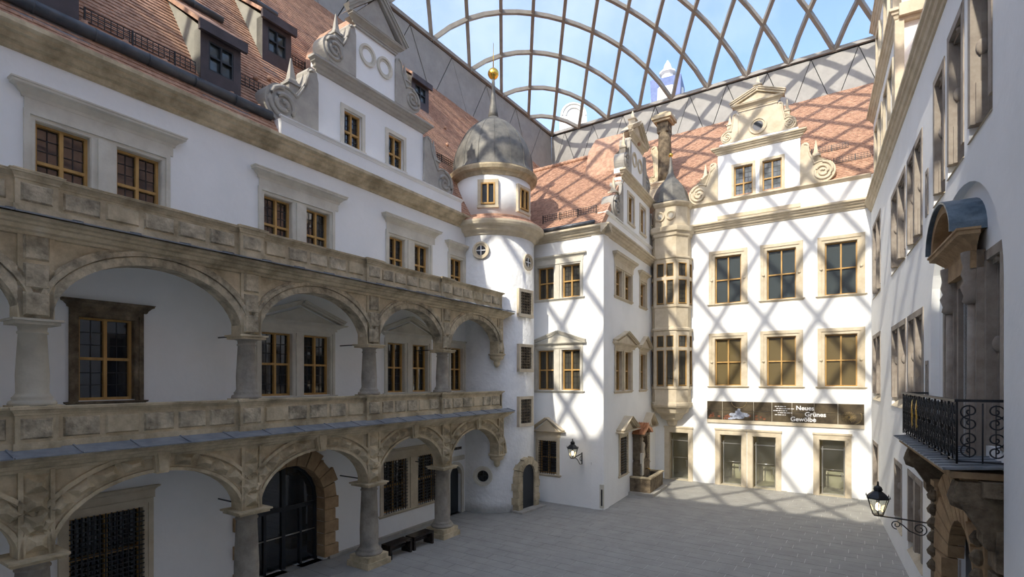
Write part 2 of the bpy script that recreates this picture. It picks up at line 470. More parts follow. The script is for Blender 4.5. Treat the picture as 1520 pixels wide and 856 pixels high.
# back range
nm = ['nearest the oriel', 'in the middle of its row', 'nearest the right range']
for i, (a, d) in enumerate([(3.21, 4.54), (5.73, 7.06), (8.26, 9.59)]):
    window('B', [(a, d)], 9.64, 12.16, 'tall four-pane golden oak window, upper row of the sunlit back wall, ' + nm[i], stone='stone_gold', wood='oak', glass='glass_slate', sw=.29, tr=.5, bars=(1, 1), bossed=True)
    window('B', [(a, d)], 5.27, 7.77, 'tall four-pane window with warm room behind, row above the dark banner, ' + nm[i], stone='stone_gold', wood='oak', glass='glass_warm', sw=.29, tr=.5, bars=(1, 1), bossed=True)

# right range: deep stone frames with a mullion and oval bosses
def deep_window(lights, z0, z1, label, boss=True, w='R', y=0.):
    WN[0] += 1
    xa, xb = lights[0][0], lights[-1][1]; c = (xa + xb) / 2; h = z1 - z0
    o = thing('window_%d' % WN[0], FRAME[w].M(c, y, z0), label, 'window', None, 'structure')
    b = MB(); t = .14; D = .34
    ls = [(a - c, d - c) for a, d in lights]
    n = len(ls)
    b.box(ls[0][0] - .02, ls[0][0] + t, -.02, D, 0, h).box(ls[-1][1] - t, ls[-1][1] + .02, -.02, D, 0, h)
    b.box(ls[0][0], ls[-1][1], -.02, D, h - .16, h)
    b.prism([(ls[0][0], h - .16), (ls[-1][1], h - .16), (ls[-1][1], h - .24), (ls[0][0], h - .24)], .06, D)
    for (a, d), (e, g) in zip(ls, ls[1:]):
        b.box(d, e, -.02, D, 0, h)
    for k, (a, d) in enumerate(ls):      # thick lower blocks and a raised fillet on every jamb face
        xl = a + t if k == 0 else a
        b.box(xl, xl + .05, .05, D, 0, h * .28)
        b.box(xl, xl + .03, .12, .2, h * .28, h - .16)
    b.build('stone_frame', 'stone_jamb', o)
    q = MB()
    q.add([(ls[0][0] - .02, -.03, -.28), (ls[-1][1] + .02, -.03, -.28), (ls[-1][1] + .02, D, .06), (ls[0][0] - .02, D, .06), (ls[0][0] - .02, D, -.3), (ls[-1][1] + .02, D, -.3)],
          [(0, 1, 2, 3), (4, 5, 1, 0), (3, 2, 5, 4), (0, 3, 4), (1, 5, 2)])
    q.build('sloping_sill', 'stone_gold', o)
    if boss:
        for k, (a, d) in enumerate(ls):
            xl = a + t if k == 0 else a
            me = shared('boss_big', lambda k_: k_.lathe([(0, -.11), (.05, -.10), (.085, -.05), (.095, 0), (.085, .05), (.05, .10), (0, .11)], seg=12), 'boss', 'stone_jamb')
            link('boss', me, o, T(xl + .03, .14, h * .52) @ Matrix.Diagonal((.55, 1, 1.25, 1)))
            if h > 2.3:
                link('boss', me, o, T((a + d) / 2, .1, h - .2) @ Matrix.Diagonal((1, 1, .6, 1)))
    for k, (a, d) in enumerate(ls):
        p, q_ = (a + t if k == 0 else a), (d - t if k == n - 1 else d)
        timber(o, p, q_, .06, h - .16, D - .06, 'glass_dark', 'stone_jamb', .5, (2, 2), split=False)
    HOLES[w].append((xa - .02 if w == 'R' else xa, xb + .02, z0 - .28, z1))
    return o
def dl(a, b):
    m = (a + b) / 2
    return [(a, m - .13), (m + .13, b)]
deep_window(dl(.75, 3.7), 9.45, 12.45, 'two-light stone window on right range upper floor, in the corner by back wall')
deep_window(dl(6.95, 10.05), 9.45, 11.9, 'two-light stone window on right range upper floor, one of a close pair, away from the slit')
deep_window(dl(10.42, 12.74), 9.45, 11.88, 'two-light stone window on right range upper floor, beside a narrow slit')
deep_window([(14.15, 15.25)], 9.75, 12.3, 'tall single stone window on right range, above the niche edge beside a narrow slit')
deep_window([(15.55, 16.80)], 9.9, 12.5, 'tall single stone window on right range, above the lead hood of the niche')
deep_window([(17.17, 18.50)], 10.0, 12.5, 'tall single stone window on right range, above the niche edge away from the slit')
deep_window(dl(.75, 3.7), 5.0, 7.55, 'two-light stone window on right range first floor, in the sunlit corner')
deep_window(dl(7.07, 10.2), 5.0, 7.4, 'two-light stone window on right range first floor, one of a close pair, away from the balcony')
deep_window(dl(10.52, 12.88), 5.0, 7.4, 'two-light stone window on right range first floor, beside the balcony')
deep_window([(.85, 2.9)], .9, 2.9, 'narrow ground floor window on right range, in the corner by the glass doors', False)
deep_window([(7.74, 9.37)], 1.1, 3.0, 'single ground floor window on right range, just behind the projecting street lantern')
deep_window(dl(10.52, 12.74), 1.0, 3.05, 'two-light ground floor window on right range, beside the lantern bracket')
for z0, z1, lab in ((9.5, 10.5, 'narrow slit window on right range upper floor beside the niche'), (5.2, 5.95, 'narrow slit window on right range first floor beside the niche')):
    WN[0] += 1
    o = thing('window_%d' % WN[0], FR.M(13.36, 0, z0), lab, 'window', None, 'structure')
    b = MB(); h = z1 - z0
    b.box(-.16, -.08, -.02, .25, 0, h).box(.08, .16, -.02, .25, 0, h).box(-.16, .16, -.02, .25, h, h + .1).build('stone_frame', 'stone_jamb', o)
    pane(o, -.08, .08, .2, 0, h, 'glass_dark')
    HOLES['R'].append((13.28, 13.44, z0, z1))

# ------------------------------------------------------------------ glass doors of the back range
def glass_door(i, a, d, z1, label):
    o = thing('door_%d' % i, FB.M((a + d) / 2, 0, 0), label, 'door', None, 'structure')
    w = (d - a) / 2
    b = MB(); t = .24
    b.box(-w - t, -w, -.06, .02, 0, z1 + t).box(w, w + t, -.06, .02, 0, z1 + t).box(-w, w, -.06, .02, z1, z1 + t)
    b.box(-w - t - .03, w + t + .03, -.1, .02, z1 + t, z1 + t + .09)
    b.box(-w, -w + .02, 0, .5, 0, z1).box(w - .02, w, 0, .5, 0, z1).box(-w, w, 0, .5, z1 - .02, z1)
    b.build('stone_surround', 'stone_gold', o)
    b = MB()
    b.box(-w - .5, w + .5, 2.3, 2.35, 0, z1 + .1).box(-w - .5, -w - .45, .56, 2.3, 0, z1 + .1).box(w + .45, w + .5, .56, 2.3, 0, z1 + .1).box(-w - .5, w + .5, .56, 2.35, z1 + .05, z1 + .1)
    b.build('vestibule', 'interior', o)
    MB().box(-w - .5, w + .5, 0, 2.35, -.02, .03).build('threshold', 'interior_floor', o)
    pane(o, -w + .14, w - .05, .3, .08, z1 - .05, 'clear_glass', 'glass_leaf', 0)
    b = MB()
    b.box(-w + .1, -w + .15, .26, .34, .03, z1 - .35).box(w - .08, w - .03, .26, .34, .03, z1 - .35)
    b.box(-w + .02, w - .03, .27, .33, z1 - .5, z1 - .46).box(-w + .15, w - .08, .27, .33, .03, .09)
    b.build('door_frame', 'steel_bright', o)
    b = MB(); b.tube([(-w + .2, .22, 1.25), (w - .12, .22, 1.25)], .02)
    b.build('push_bar', 'steel_bright', o)
    b = MB(); b.box(w - .16, w - .12, .2, .24, .75, 1.1).box(w - .22, w - .12, .2, .24, 1.08, 1.12)
    b.build('handle', 'steel_bright', o)
    HOLES['B'].append((a, d, .0, z1, 1))
glass_door(1, .76, 1.83, 2.66, 'glass door in pale stone frame under the oriel, next to the fountain')
glass_door(2, 3.48, 4.55, 2.68, 'glass door below the banner, one of a close pair, the one nearer the oriel')
glass_door(3, 5.07, 6.16, 2.68, 'glass door below the banner, one of a close pair, the one away from the oriel')
glass_door(4, 8.03, 9.11, 2.70, 'glass door below the banner, standing alone near the right range')
# ------------------------------------------------------------------ walls
def struct(name, b, m, M=None, label=None):
    o = b.build(name, m, None, M)
    o['kind'] = 'structure'
    if label: o['label'] = label
    return o
PORT = (9.27, 1.17, 1.93)                    # arched entrance: centre, half width, springing
HOLES['L'] += [(PORT[0] - PORT[1], PORT[0] + PORT[1], 0, PORT[2] + PORT[1]), (16.56, 17.32, 0, 2.0)]
NICHE = (13.8, 19.05, 7.1, 9.15)
NY = .15
HOLES['R'].append((NICHE[0], NICHE[1], 0., NICHE[3], 1))
struct('wall_left', wall_mesh(MB(), -6.4, 19.4, 0, 12.4, HOLES['L']), 'plaster', FL.M(), 'white plastered main wall of the left range')
struct('wall_wing_front', wall_mesh(MB(), -3.9, 0, 0, 12.1, HOLES['F']), 'plaster', FF.M(), 'white plastered front of the projecting wing')
struct('wall_wing_side', wall_mesh(MB(), 0, 8.6, 0, 12.1, HOLES['S']), 'plaster', FS.M(), 'white plastered side of the projecting wing')
struct('wall_back', wall_mesh(MB(), -.4, 10.3, 0, 15.1, HOLES['B']), 'plaster', FB.M(), 'white plastered sunlit back wall')
wr = wall_mesh(MB(), -.3, 36, 0, 13.5, HOLES['R'], .36, .7)
wr.archwall(NICHE[0], NICHE[1], NICHE[2], NICHE[3], NICHE[3] + .001, 0, .7)
wro = struct('wall_right', wr, 'plaster', FR.M(), 'white plastered right range wall with arched niche')
struct('wall_near', wall_mesh(MB(), 5.2, 23.2, 0, 24.4, []), 'plaster', FN.M(), 'tall white plastered wall of the near range')
# skirting kerb of the left wall
struct('baseboard_left', MB().box(10.6, 16.3, -.12, 0, 0, .1), 'stone_grey', FL.M())

# ------------------------------------------------------------------ floor with paving slabs
flo = struct('floor', MB().box(-16, 13, -38, 1, -.3, -.008), 'paving_joint', FB.M(), 'grey stone slab paving of the courtyard')
slabs = []
row = 0
y = -.46
while y > -30:
    off = .45 * (row % 2) + .12 * math.sin(row * 2.1)
    x = -15.5 + off
    while x < 12.5:
        p = FB.P(x + .45, y + .23)
        l = FL.inv(p); r_ = FR.inv(p)
        if l[1] < .5 and r_[1] < .55 and (p - TC).length > 1.3 and not (FS.inv(p)[1] > .3 and FF.inv(p)[1] > .3):
            slabs.append((x, y, p))
        x += .9
    y -= .46
    row += 1
def inview(p):
    return p.y > 13.5 and abs(p.x / p.y) < 1.0
near = sorted([q for q in slabs if inview(q[2])], key=lambda q: q[2].y)[:300]
ns = {id(q) for q in near}
me = shared('slab', lambda b: b.box(.008, .892, .008, .452, -.05, 0), 'paving_slab', 'paving')
for q in near:
    link('paving_slab', me, flo, T(q[0], q[1], random.uniform(-.003, .002)))
b = MB()
for q in slabs:
    if id(q) not in ns:
        b.box(q[0] + .006, q[0] + .894, q[1] + .006, q[1] + .454, -.05, random.uniform(-.003, .002))
tag(b.build('paving_slab', 'paving', flo), kind='stuff')

# ------------------------------------------------------------------ tiled roofs
def tiles(b, x0, x1, y0, z0, y1, z1, tw=.18, course=.15, keep=None):
    L = math.hypot(y1 - y0, z1 - z0); uy, uz = (y1 - y0) / L, (z1 - z0) / L; ny, nz = -uz, uy
    n = int(L / course); k = int((x1 - x0) / tw)
    for i in range(n):
        t0, t1 = i * course, (i + 1.25) * course
        sh = tw / 2 * (i % 2)
        for j in range(k):
            xa = x0 + j * tw + sh
            if keep and not keep(xa + tw / 2, y0 + uy * (t0 + .08)): continue
            e = .034 + random.uniform(-.006, .006)
            ya, za, yb, zb = y0 + uy * t0, z0 + uz * t0, y0 + uy * t1, z0 + uz * t1
            b.add([(xa + .003, ya + ny * e, za + nz * e), (xa + tw - .003, ya + ny * e, za + nz * e), (xa + tw - .003, yb + ny * .008, zb + nz * .008), (xa + .003, yb + ny * .008, zb + nz * .008), (xa + .003, ya, za), (xa + tw - .003, ya, za)],
                  [(0, 1, 2, 3), (4, 5, 1, 0)])
def roof(name, fr, x0, x1, y0, z0, y1, z1, label, tx=None, keep=None, course=.15, skew=0.):
    e = skew * y0; g = skew * y1
    L = math.hypot(y1 - y0, z1 - z0); ny, nz = -(z1 - z0) / L, (y1 - y0) / L
    o = MB()
    q = ((x0, y0, z0), (x1 + e, y0, z0), (x1 + g, y1, z1), (x0, y1, z1))
    o.add(list(q) + [(x, y - ny * .25, z - nz * .25) for x, y, z in q],
          [(0, 1, 2, 3), (7, 6, 5, 4), (0, 4, 5, 1), (1, 5, 6, 2), (2, 6, 7, 3), (3, 7, 4, 0)])
    ro = struct(name, o, 'tile', fr.M(), label)
    b = MB(); a, c = tx or (x0, x1)
    tiles(b, a, c, y0, z0, y1, z1, keep=keep, course=course)
    tag(b.build('roof_tile', 'tile', ro), kind='stuff')
    return ro
SLP = 1.57
def zl(y): return 12.45 + SLP * (y + .3)          # left roof surface
TL = FL.inv(TC)
roof('roof_left', FL, -7.5, 36, -.3, 12.45, 6.6, zl(6.6), 'steep red tiled roof of the left range', (2, 33))
# wing roof: ridge runs along the wing front
roof('roof_wing_front', FF, -9.5, .0, -.25, 12.25, 4.9, 17.5, 'red tiled front slope of the wing roof', (-8.5, 0), keep=lambda x, y: x < -.12 - .065 * y, skew=-.068)
roof('roof_wing_rear', FF, -11.5, .0, 9.9, 12.0, 4.9, 17.45, 'red tiled rear slope of the wing roof', (0, 0), skew=-.068)
roof('roof_back', FB, -16, 11.5, 0., 15.12, 6.7, 15.12 + 6.7 * 1.16, 'sunlit red tiled roof of the back range', (-4, 11))
roof('roof_right', FR, -9, 37, -.2, 13.8, 6.6, 13.75 + 6.9 * 1.3, 'red tiled roof of the right range', (-2, 16), course=.2)
b = MB()
for i in range(34):
    x = -8.4 + i * .25
    b.tube([(x - .3, 4.9, 17.56), (x - .01, 4.9, 17.6)], .11, 8)
struct('trim_1', b, 'tile', FF.M(), 'row of round red ridge tiles on the wing roof')

# eaves cornices
ep = [(0, 0), (.15, .05), (.22, .22), (.42, .30), (.55, .52), (.72, .58), (.78, .72), (1, .8), (1, 1), (0, 1.02)]
def eaves(name, fr, x0, x1, z0, h, p, stone, label, ret=False):
    return struct(name, MB().cornice(x0, x1, z0, h, p, 0, ret, ep), stone, fr.M(), label)
eaves('trim_2', FL, -6.4, 18.2, 12.0, .45, .42, 'stone', 'moulded stone eaves cornice of the left range')
eaves('trim_3', FF, -3.4, .38, 11.82, .38, .38, 'stone_gold', 'moulded stone eaves cornice on the wing front')
eaves('trim_4', FS, -.38, 8.5, 11.82, .38, .38, 'stone_gold', 'moulded stone eaves cornice on the wing side')
eaves('trim_5', FB, 1.6, 10.1, 13.55, .42, .38, 'stone_gold', 'moulded stone cornice across the back wall')
eaves('trim_6', FB, 1.4, 10.1, 14.95, .16, .16, 'stone_gold', 'thin stone moulding under the back gable')
eaves('trim_7', FR, -.1, 36, 13.32, .46, .27, 'stone_gold', 'moulded stone eaves cornice of the right range')
struct('trim_9', MB().box(3.35, 7.25, -.07, 0, 14.12, 14.3), 'stone_gold', FB.M(), 'plain stone panel under the back gable')

# ------------------------------------------------------------------ two-storey arcade of the left range
CX = [-4.7, -.75, 3.2, 7.13, 10.98, 14.4, 17.95]
def column(parent, x, z0, z1, r, stone, plinth):
    if plinth:
        b = MB(); b.box(-.46, .46, -.46, .46, 0, .17).box(-.40, .40, -.40, .40, .17, .33)
        b.build('plinth', stone if stone != 'stone_column' else 'stone', parent, T(x, 0, z0)); z0 += .33
    h = z1 - z0
    b = MB(); b.lathe([(r * 1.42, 0), (r * 1.5, .04), (r * 1.42, .09), (r * 1.2, .11), (r * 1.26, .15), (r * 1.1, .19), (r, .24), (r * 1.03, h * .35), (r * .86, h - .26), (r * .95, h - .25), (r * .95, h - .22), (r * .86, h - .2), (r * .9, h - .13), (r * 1.22, h - .1), (r * 1.22, h - .09)], seg=20)
    c = b.build('column', stone, parent, T(x, 0, z0))
    b = MB(); q = r * 1.38
    b.box(-q, q, -q, q, h - .1, h - .04).box(-q * 1.12, q * 1.12, -q * 1.12, q * 1.12, h - .04, h)
    b.build('capital', 'stone_new' if stone == 'stone_new' else 'stone', c)
    return c
def corbel(parent, x, z, stone):
    b = MB(); b.lathe([(.02, -.55), (.1, -.5), (.14, -.38), (.12, -.3), (.26, -.22), (.3, -.14), (.27, -.1), (.36, -.04), (.36, 0)], seg=14)
    return b.build('corbel', stone, parent, T(x, 0, z))
PW = .25                        # half width of a pier
def arcade(name, label, zs, za, zt, upper):
    o = thing(name, FA.M(), label, 'arcade')
    spans = list(zip(CX, CX[1:]))
    for i, (a, c) in enumerate(spans):
        x0, x1 = a + PW * .8, c - PW * (.8 if i < 5 else .35)
        b = MB(); b.archwall(x0, x1, zs, za, zt, -.16, .2)
        b.build('spandrel', 'stone', o)
        m, w, ri = (x0 + x1) / 2, (x1 - x0) / 2, za - zs
        if upper:
            b = MB(); b.archband(m, w - .02, zs, ri - .02, 0, .16, -.2, .2).archband(m, w, zs, ri, .16, .25, -.235, -.1).archband(m, w, zs, ri, .25, .31, -.2, -.1)
            b.build('archivolt', 'stone_rough', o)
        else:
            b = MB(); b.archband(m, w - .03, zs, ri - .03, 0, .07, -.215, .22).archband(m, w, zs, ri, .36, .44, -.235, -.1).archband(m, w, zs, ri, .06, .37, -.175, -.1)
            b.build('archivolt', 'stone', o)
            n = 13
            for k in range(n):          # faceted voussoirs and a keystone
                a0, a1 = 180 * k / n + 1.2, 180 * (k + 1) / n - 1.2
                if k in (0, n - 1): continue        # hidden by the pier
                if k == n // 2:
                    q = MB(); q.prism([(m - .11, za - .05), (m + .11, za - .05), (m + .17, za + .43), (m - .17, za + .43)], -.31, -.1)
                    q.prism([(m - .07, za), (m + .07, za), (m + .11, za + .38), (m - .11, za + .38)], -.35, -.31)
                    q.build('keystone', 'stone', o); continue
                def pt(t, ang, y): return (m - (w + t) * math.cos(R(ang)), y, zs + (ri + t) * math.sin(R(ang)))
                am = (a1 - a0) * .3
                q = MB()
                q.add([pt(.09, a0, -.17), pt(.09, a1, -.17), pt(.34, a1, -.17), pt(.34, a0, -.17), pt(.19, a0 + am, -.30), pt(.19, a1 - am, -.30), pt(.25, a1 - am, -.30), pt(.25, a0 + am, -.30)],
                      [(0, 1, 5, 4), (1, 2, 6, 5), (2, 3, 7, 6), (3, 0, 4, 7), (4, 5, 6, 7)])
                q.build('voussoir', 'stone', o)
        # iron tie rod from pier to wall
        if i:
            b = MB(); b.tube([(a + .1, .1, zs + .02), (a + .1, 1.45, zs + .02)], .02)
            b.build('tie_rod', 'iron', o)
    for i, x in enumerate(CX):
        last = i == 6
        b = MB(); b.box(x - PW, x + (PW if not last else .12), -.2, .22, zs, zt)
        pw = b.build('pier', 'stone', o)
        if upper:
            hs = [zs + .02, zs + .5, zs + 1.0, zt - .06]
            for d, e in zip(hs, hs[1:]):
                q = MB(); q.frustum(x - PW + .07, x + (PW if not last else .12) - .07, d + .03, e - .03, -.2, -.25, .03); q.build('pier_block', 'stone_rough', pw)
        else:
            n = 4
            b = MB(); b.box(x - PW, x - PW + .07, -.235, -.18, zs, zt).box(x + (PW if not last else .12) - .07, x + (PW if not last else .12), -.235, -.18, zs, zt); b.build('pier_border', 'stone', pw)
            for k in range(n):
                d, e = zs + .06 + (zt - zs - .12) * k / n, zs + .06 + (zt - zs - .12) * (k + 1) / n
                q = MB(); q.frustum(x - PW + .08, x + (PW if not last else .12) - .08, d + .01, e - .01, -.2, -.33, .13); q.build('faceted_block', 'stone', pw)
        if last:
            corbel(o, x - .05, zs, 'stone')
        else:
            st = 'stone_new' if (upper and i == 2) else 'stone_column'
            column(o, x, 5.13 if upper else 0, zs, .225 if upper else .27, st, not upper)
    # end return to the tower
    b = MB(); b.box(CX[6] - .12, CX[6] + .06, .2, .3, zs + .9, zt); b.build('end_wall', 'stone', o)
    return o
arcade('stone_arcade', 'lower sandstone arcade with faceted arch blocks on the courtyard floor', 2.5, 3.72, 4.0, False)
arcade('stone_loggia', 'upper sandstone arcade with plain weathered arches above lower balustrade', 6.66, 7.95, 8.22, True)

def gallery(name, z, label):
    """floor of a gallery with its stone cornice and slate ledge"""
    o = thing(name, FA.M(0, 0, z), label, 'gallery floor')
    tx, ty = FA.inv(TC)                                       # slab is cut round the stair tower
    t0, t1 = math.atan2(-math.sqrt(1.81 ** 2 - (18.2 - tx) ** 2), 18.2 - tx), math.atan2(1.45 - ty, -math.sqrt(1.81 ** 2 - (1.45 - ty) ** 2))
    t0 = t0 % (2 * math.pi); t1 = t1 % (2 * math.pi)
    b = MB(); b.vprism([(-5.4, -.2), (18.2, -.2)] + [(tx + 1.81 * math.cos(t0 + (t1 - t0) * i / 10), ty + 1.81 * math.sin(t0 + (t1 - t0) * i / 10)) for i in range(11)] + [(-5.4, 1.45)], -.12, .1); b.build('slab', 'plaster', o)
    b = MB(); b.cornice(-5.4, 18.1, -.2, .3, .36, -.16, True, ep); b.build('cornice', 'stone', o)
    n = 26
    for i in range(n):
        x0, x1 = -5.4 + 23.75 * i / n, -5.4 + 23.75 * (i + 1) / n
        b = MB()
        v = [(x0, -.62, .1), (x1 - .01, -.62, .1), (x1 - .01, -.2, .2), (x0, -.2, .2), (x0, -.62, .125), (x1 - .01, -.62, .125), (x1 - .01, -.2, .225), (x0, -.2, .225)]
        b.v = [tuple(p) for p in v]; b.f = [(0, 3, 2, 1), (4, 5, 6, 7), (0, 1, 5, 4), (1, 2, 6, 5), (2, 3, 7, 6), (3, 0, 4, 7)]; b.sm = [False] * 6
        b.add([(x1 - .03, -.63, .125), (x1, -.63, .125), (x1, -.2, .225), (x1 - .03, -.2, .225), (x1 - .03, -.63, .145), (x1, -.63, .145), (x1, -.2, .245), (x1 - .03, -.2, .245)], [(0, 3, 2, 1), (4, 5, 6, 7), (0, 1, 5, 4), (1, 2, 6, 5), (2, 3, 7, 6), (3, 0, 4, 7)])
        b.build('slate_sheet', 'slate', o)
    return o
gallery('gallery_floor', 4.17, 'slate-edged stone gallery floor on top of the lower arcade')
gallery('gallery_terrace', 8.30, 'slate-edged stone terrace on top of the upper loggia')

def balustrade(name, z0, z1, label, ped_up):
    o = thing(name, FA.M(0, 0, z0), label, 'balustrade'); h = z1 - z0
    b = MB(); b.box(CX[0], 18.0, -.2, .14, 0, .14).box(CX[0], 18.0, -.15, .12, .14, h - .13); b.build('wall', 'stone', o)
    b = MB(); b.cornice(CX[0], 18.0, h - .15, .15, .12, -.14, True); b.box(CX[0], 18.05, -.15, .2, h - .13, h); b.build('rail', 'stone', o)
    for i, (a, c) in enumerate(zip(CX, CX[1:])):
        x0, x1 = a + .34, c - (.34 if i < 5 else .06)
        n = 5
        for k in range(n):
            p, q = x0 + (x1 - x0) * k / n, x0 + (x1 - x0) * (k + 1) / n
            m = MB(); m.frustum(p + .045, q - .045, .2, h - .2, -.15, -.19, .025)
            m.build('panel', 'stone_rough' if (i + k) % 4 != 3 else 'stone', o)
    for i, x in enumerate(CX[:6]):
        b = MB(); b.box(x - .32, x + .32, -.27, .24, 0, .14).box(x - .29, x + .29, -.24, .22, .14, h - .14).cornice(x - .29, x + .29, h - .15, .16, .09, -.24).box(x - .33, x + .33, -.3, .26, h - .03, h + .03)
        q = b.build('pedestal', 'stone', o)
        b = MB(); b.frustum(x - .22, x + .22, .2, h - .2, -.24, -.275, .03); b.build('panel', 'stone_rough', q)
    b = MB(); b.box(17.9, 18.06, -.15, .2, 0, h - .02); b.build('end_panel', 'stone', o)
    return o
balustrade('stone_balustrade', 4.36, 5.12, 'weathered stone panel balustrade in front of the loggia columns', True)
balustrade('stone_balustrade', 8.48, 9.2, 'weathered stone panel balustrade on the terrace above the loggia', False)
# ceilings of the two galleries are the slabs; arched entrance, small door
o = thing('door_5', FL.M(PORT[0], 0, 0), 'arched dark glass entrance in brown rusticated stone behind lower arcade', 'door', None, 'structure')
w, zs = PORT[1], PORT[2]
b = MB(); b.archwall(-w, w, zs, zs + w, zs + w + .002, -.02, .3); b.box(-w, w, .5, .54, 0, zs + w); b.build('tympanum', 'stone_brown', o)
n = 11
for k in range(n):
    a0, a1 = R(180 * k / n + .6), R(180 * (k + 1) / n - .6)
    ro = .55 if k % 2 else .42
    q = MB(); v = []
    for y in (.34, -.1):
        for rr, a in ((w - .02, a0), (w - .02, a1), (w + ro, a1), (w + ro, a0)):
            v.append((-rr * math.cos(a), y, zs + rr * math.sin(a)))
    q.add(v, [(0, 1, 2, 3), (4, 7, 6, 5), (0, 4, 5, 1), (1, 5, 6, 2), (2, 6, 7, 3), (3, 7, 4, 0)])
    q.build('voussoir', 'stone_brown', o)
for s_ in (-1, 1):
    for k in range(5):
        z = .08 + k * .37; e = .5 if k % 2 == 0 else .38
        q = MB(); x0, x1 = sorted((s_ * (w - .02), s_ * (w + e)))
        q.box(x0, x1, -.1, .34, z + .008, z + .362); q.build('jamb_block', 'stone_brown', o)
b = MB(); b.archband(0, w - .1, zs, w - .1, 0, .1, .3, .4)
for x in (-w + .05, w - .05): b.box(x - .05, x + .05, .3, .4, 0, zs)
b.box(-.06, .06, .28, .4, 0, zs + w - .06).box(-w + .1, w - .1, .28, .4, 1.72, 1.84)
for x in (-.58, .58): b.box(x - .04, x + .04, .29, .39, 0, 1.72)
b.build('steel_frame', 'door_dark', o)
for x0, x1 in ((-w + .1, -.62), (-.54, -.06), (.06, .54), (.62, w - .1)):
    pane(o, x0, x1, .34, .05, 1.72, 'glass_dark')
    q = MB(); q.tube([(x0, .3, .98), (x1, .3, .98)], .02); q.build('push_bar', 'steel_bright', o)
for s_ in (-1, 1):
    q = MB(); P = [(s_ * .06, 1.84), (s_ * (w - .1), 1.84)] + [(s_ * (w - .1) * math.cos(R(a)), zs + (w - .1) * math.sin(R(a))) for a in range(6, 88, 9)] + [(s_ * .06, zs + w - .12)]
    q.prism(P if s_ > 0 else P[::-1], .34, .36); q.build('pane', 'glass_dark', o)
o = thing('door_6', FL.M(16.94, 0, 0), 'small dark arched door in plain stone frame behind lower arcade by tower', 'door', None, 'structure')
b = MB(); b.archwall(-.38, .38, 1.62, 2.0, 2.002, -.02, .25); b.archband(0, .38, 1.62, .38, 0, .16, -.06, .02); b.box(-.54, -.38, -.06, .02, 0, 1.62).box(.38, .54, -.06, .02, 0, 1.62).box(-.58, .58, -.05, .02, 2.22, 2.4)
b.build('stone_surround', 'stone_pale', o)
b = MB(); b.box(-.38, .38, .14, .2, 0, 2.0); b.build('leaf', 'door_dark', o)
b = MB(); b.lathe([(0, 0), (.05, 0), (.05, .03), (0, .04)], seg=10); b.build('knob', 'iron', o, T(-.2, .14, 1.35) @ Matrix.Rotation(R(90), 4, 'X'))
# ------------------------------------------------------------------ gables
def scroll(parent, x, z, w, h, side, stone, y0=-.1, y1=.45):
    """scrolled gable shoulder; side -1 stands left of the wall, +1 right; x is the wall edge"""
    Rr = min(.27 * h, .36 * w); r2 = .085 * h
    P = [(0, 0), (w - Rr, 0)]
    P += [(w - Rr + Rr * math.cos(R(a)), Rr + Rr * math.sin(R(a))) for a in range(-80, 131, 15)]
    k = P[-1]
    top = (r2 * 1.2, h - r2)
    for i in range(1, 9):               # concave sweep up to the small curl
        t = i / 9
        c1, c2 = (w * .50, Rr * 1.55), (w * .34, h * .62)
        P.append(tuple((1 - t) ** 3 * k[j] + 3 * (1 - t) ** 2 * t * c1[j] + 3 * (1 - t) * t * t * c2[j] + t ** 3 * (top[0] + r2, h * .80)[j] for j in (0, 1)))
    P += [(top[0] + r2 * math.cos(R(a)), top[1] + r2 * math.sin(R(a))) for a in range(-20, 200, 30)]
    P += [(0, h - 2 * r2)]
    Q = [(x + side * px, z + pz) for px, pz in P]
    if side < 0: Q = Q[::-1]
    b = MB(); b.prism(Q, y0, y1)
    o = b.build('scroll', stone, parent)
    b = MB()
    sp = []
    for i in range(40):
        a = R(90 - i * 20); rr = Rr * .84 * (1 - i / 44)
        sp.append((x + side * (w - Rr + rr * math.cos(a)), y0 - .005, z + Rr + rr * math.sin(a)))
    b.tube(sp, [.06 * Rr / .5] * 40, 6)
    edge = [(x + side * (px * .93), y0 - .005, z + pz * .95 + .02) for px, pz in P[12:-4]]
    b.tube(edge, .04, 5)
    b.build('spiral', stone, o)
    return o
def obelisk(parent, x, z, h, stone, y=.15, s=1.):
    w = .16 * s
    b = MB(); b.box(x - w, x + w, y - w, y + w, z, z + h * .36).box(x - w * 1.3, x + w * 1.3, y - w * 1.3, y + w * 1.3, z + h * .36, z + h * .42)
    b.loft([[(x + i * q, y + j * q, zz) for i, j in ((-1, -1), (1, -1), (1, 1), (-1, 1))] for q, zz in ((w * .9, z + h * .42), (w * .75, z + h * .5), (w * .62, z + h * .52), (w * .1, z + h))])
    return b.build('obelisk', stone, parent)
def gable_windows(o, ws, z0, z1, stone, wood, glass, sw=.13):
    for a, d in ws:
        b = MB(); b.box(a - sw, a, -.05, .01, z0 - .03, z1 + sw).box(d, d + sw, -.05, .01, z0 - .03, z1 + sw).box(a, d, -.05, .01, z1, z1 + sw).box(a - sw - .03, d + sw + .03, -.08, .01, z0 - .1, z0)
        q = b.build('window', stone, o)
        timber(q, a, d, z0, z1, .16, glass, wood, .42, (2, 3))
def oculus(o, x, z, r, stone, blind=True, y=0.):
    b = MB(); b.lathe([(r * .55, .02), (r * .6, -.02), (r * .75, -.01), (r * .8, -.06), (r, -.06), (r, .02)], seg=24, smooth=False)
    q = b.build('oculus', stone, o, T(x, y, z) @ Matrix.Rotation(R(-90), 4, 'X') @ Matrix.Diagonal((1, 1, 1, 1)))
    b = MB(); b.lathe([(0, .005), (r * .56, .005), (r * .56, .02), (0, .02)], seg=20, smooth=False)
    b.build('disc', 'stone_grey' if blind else 'glass_dark', q)
    return q
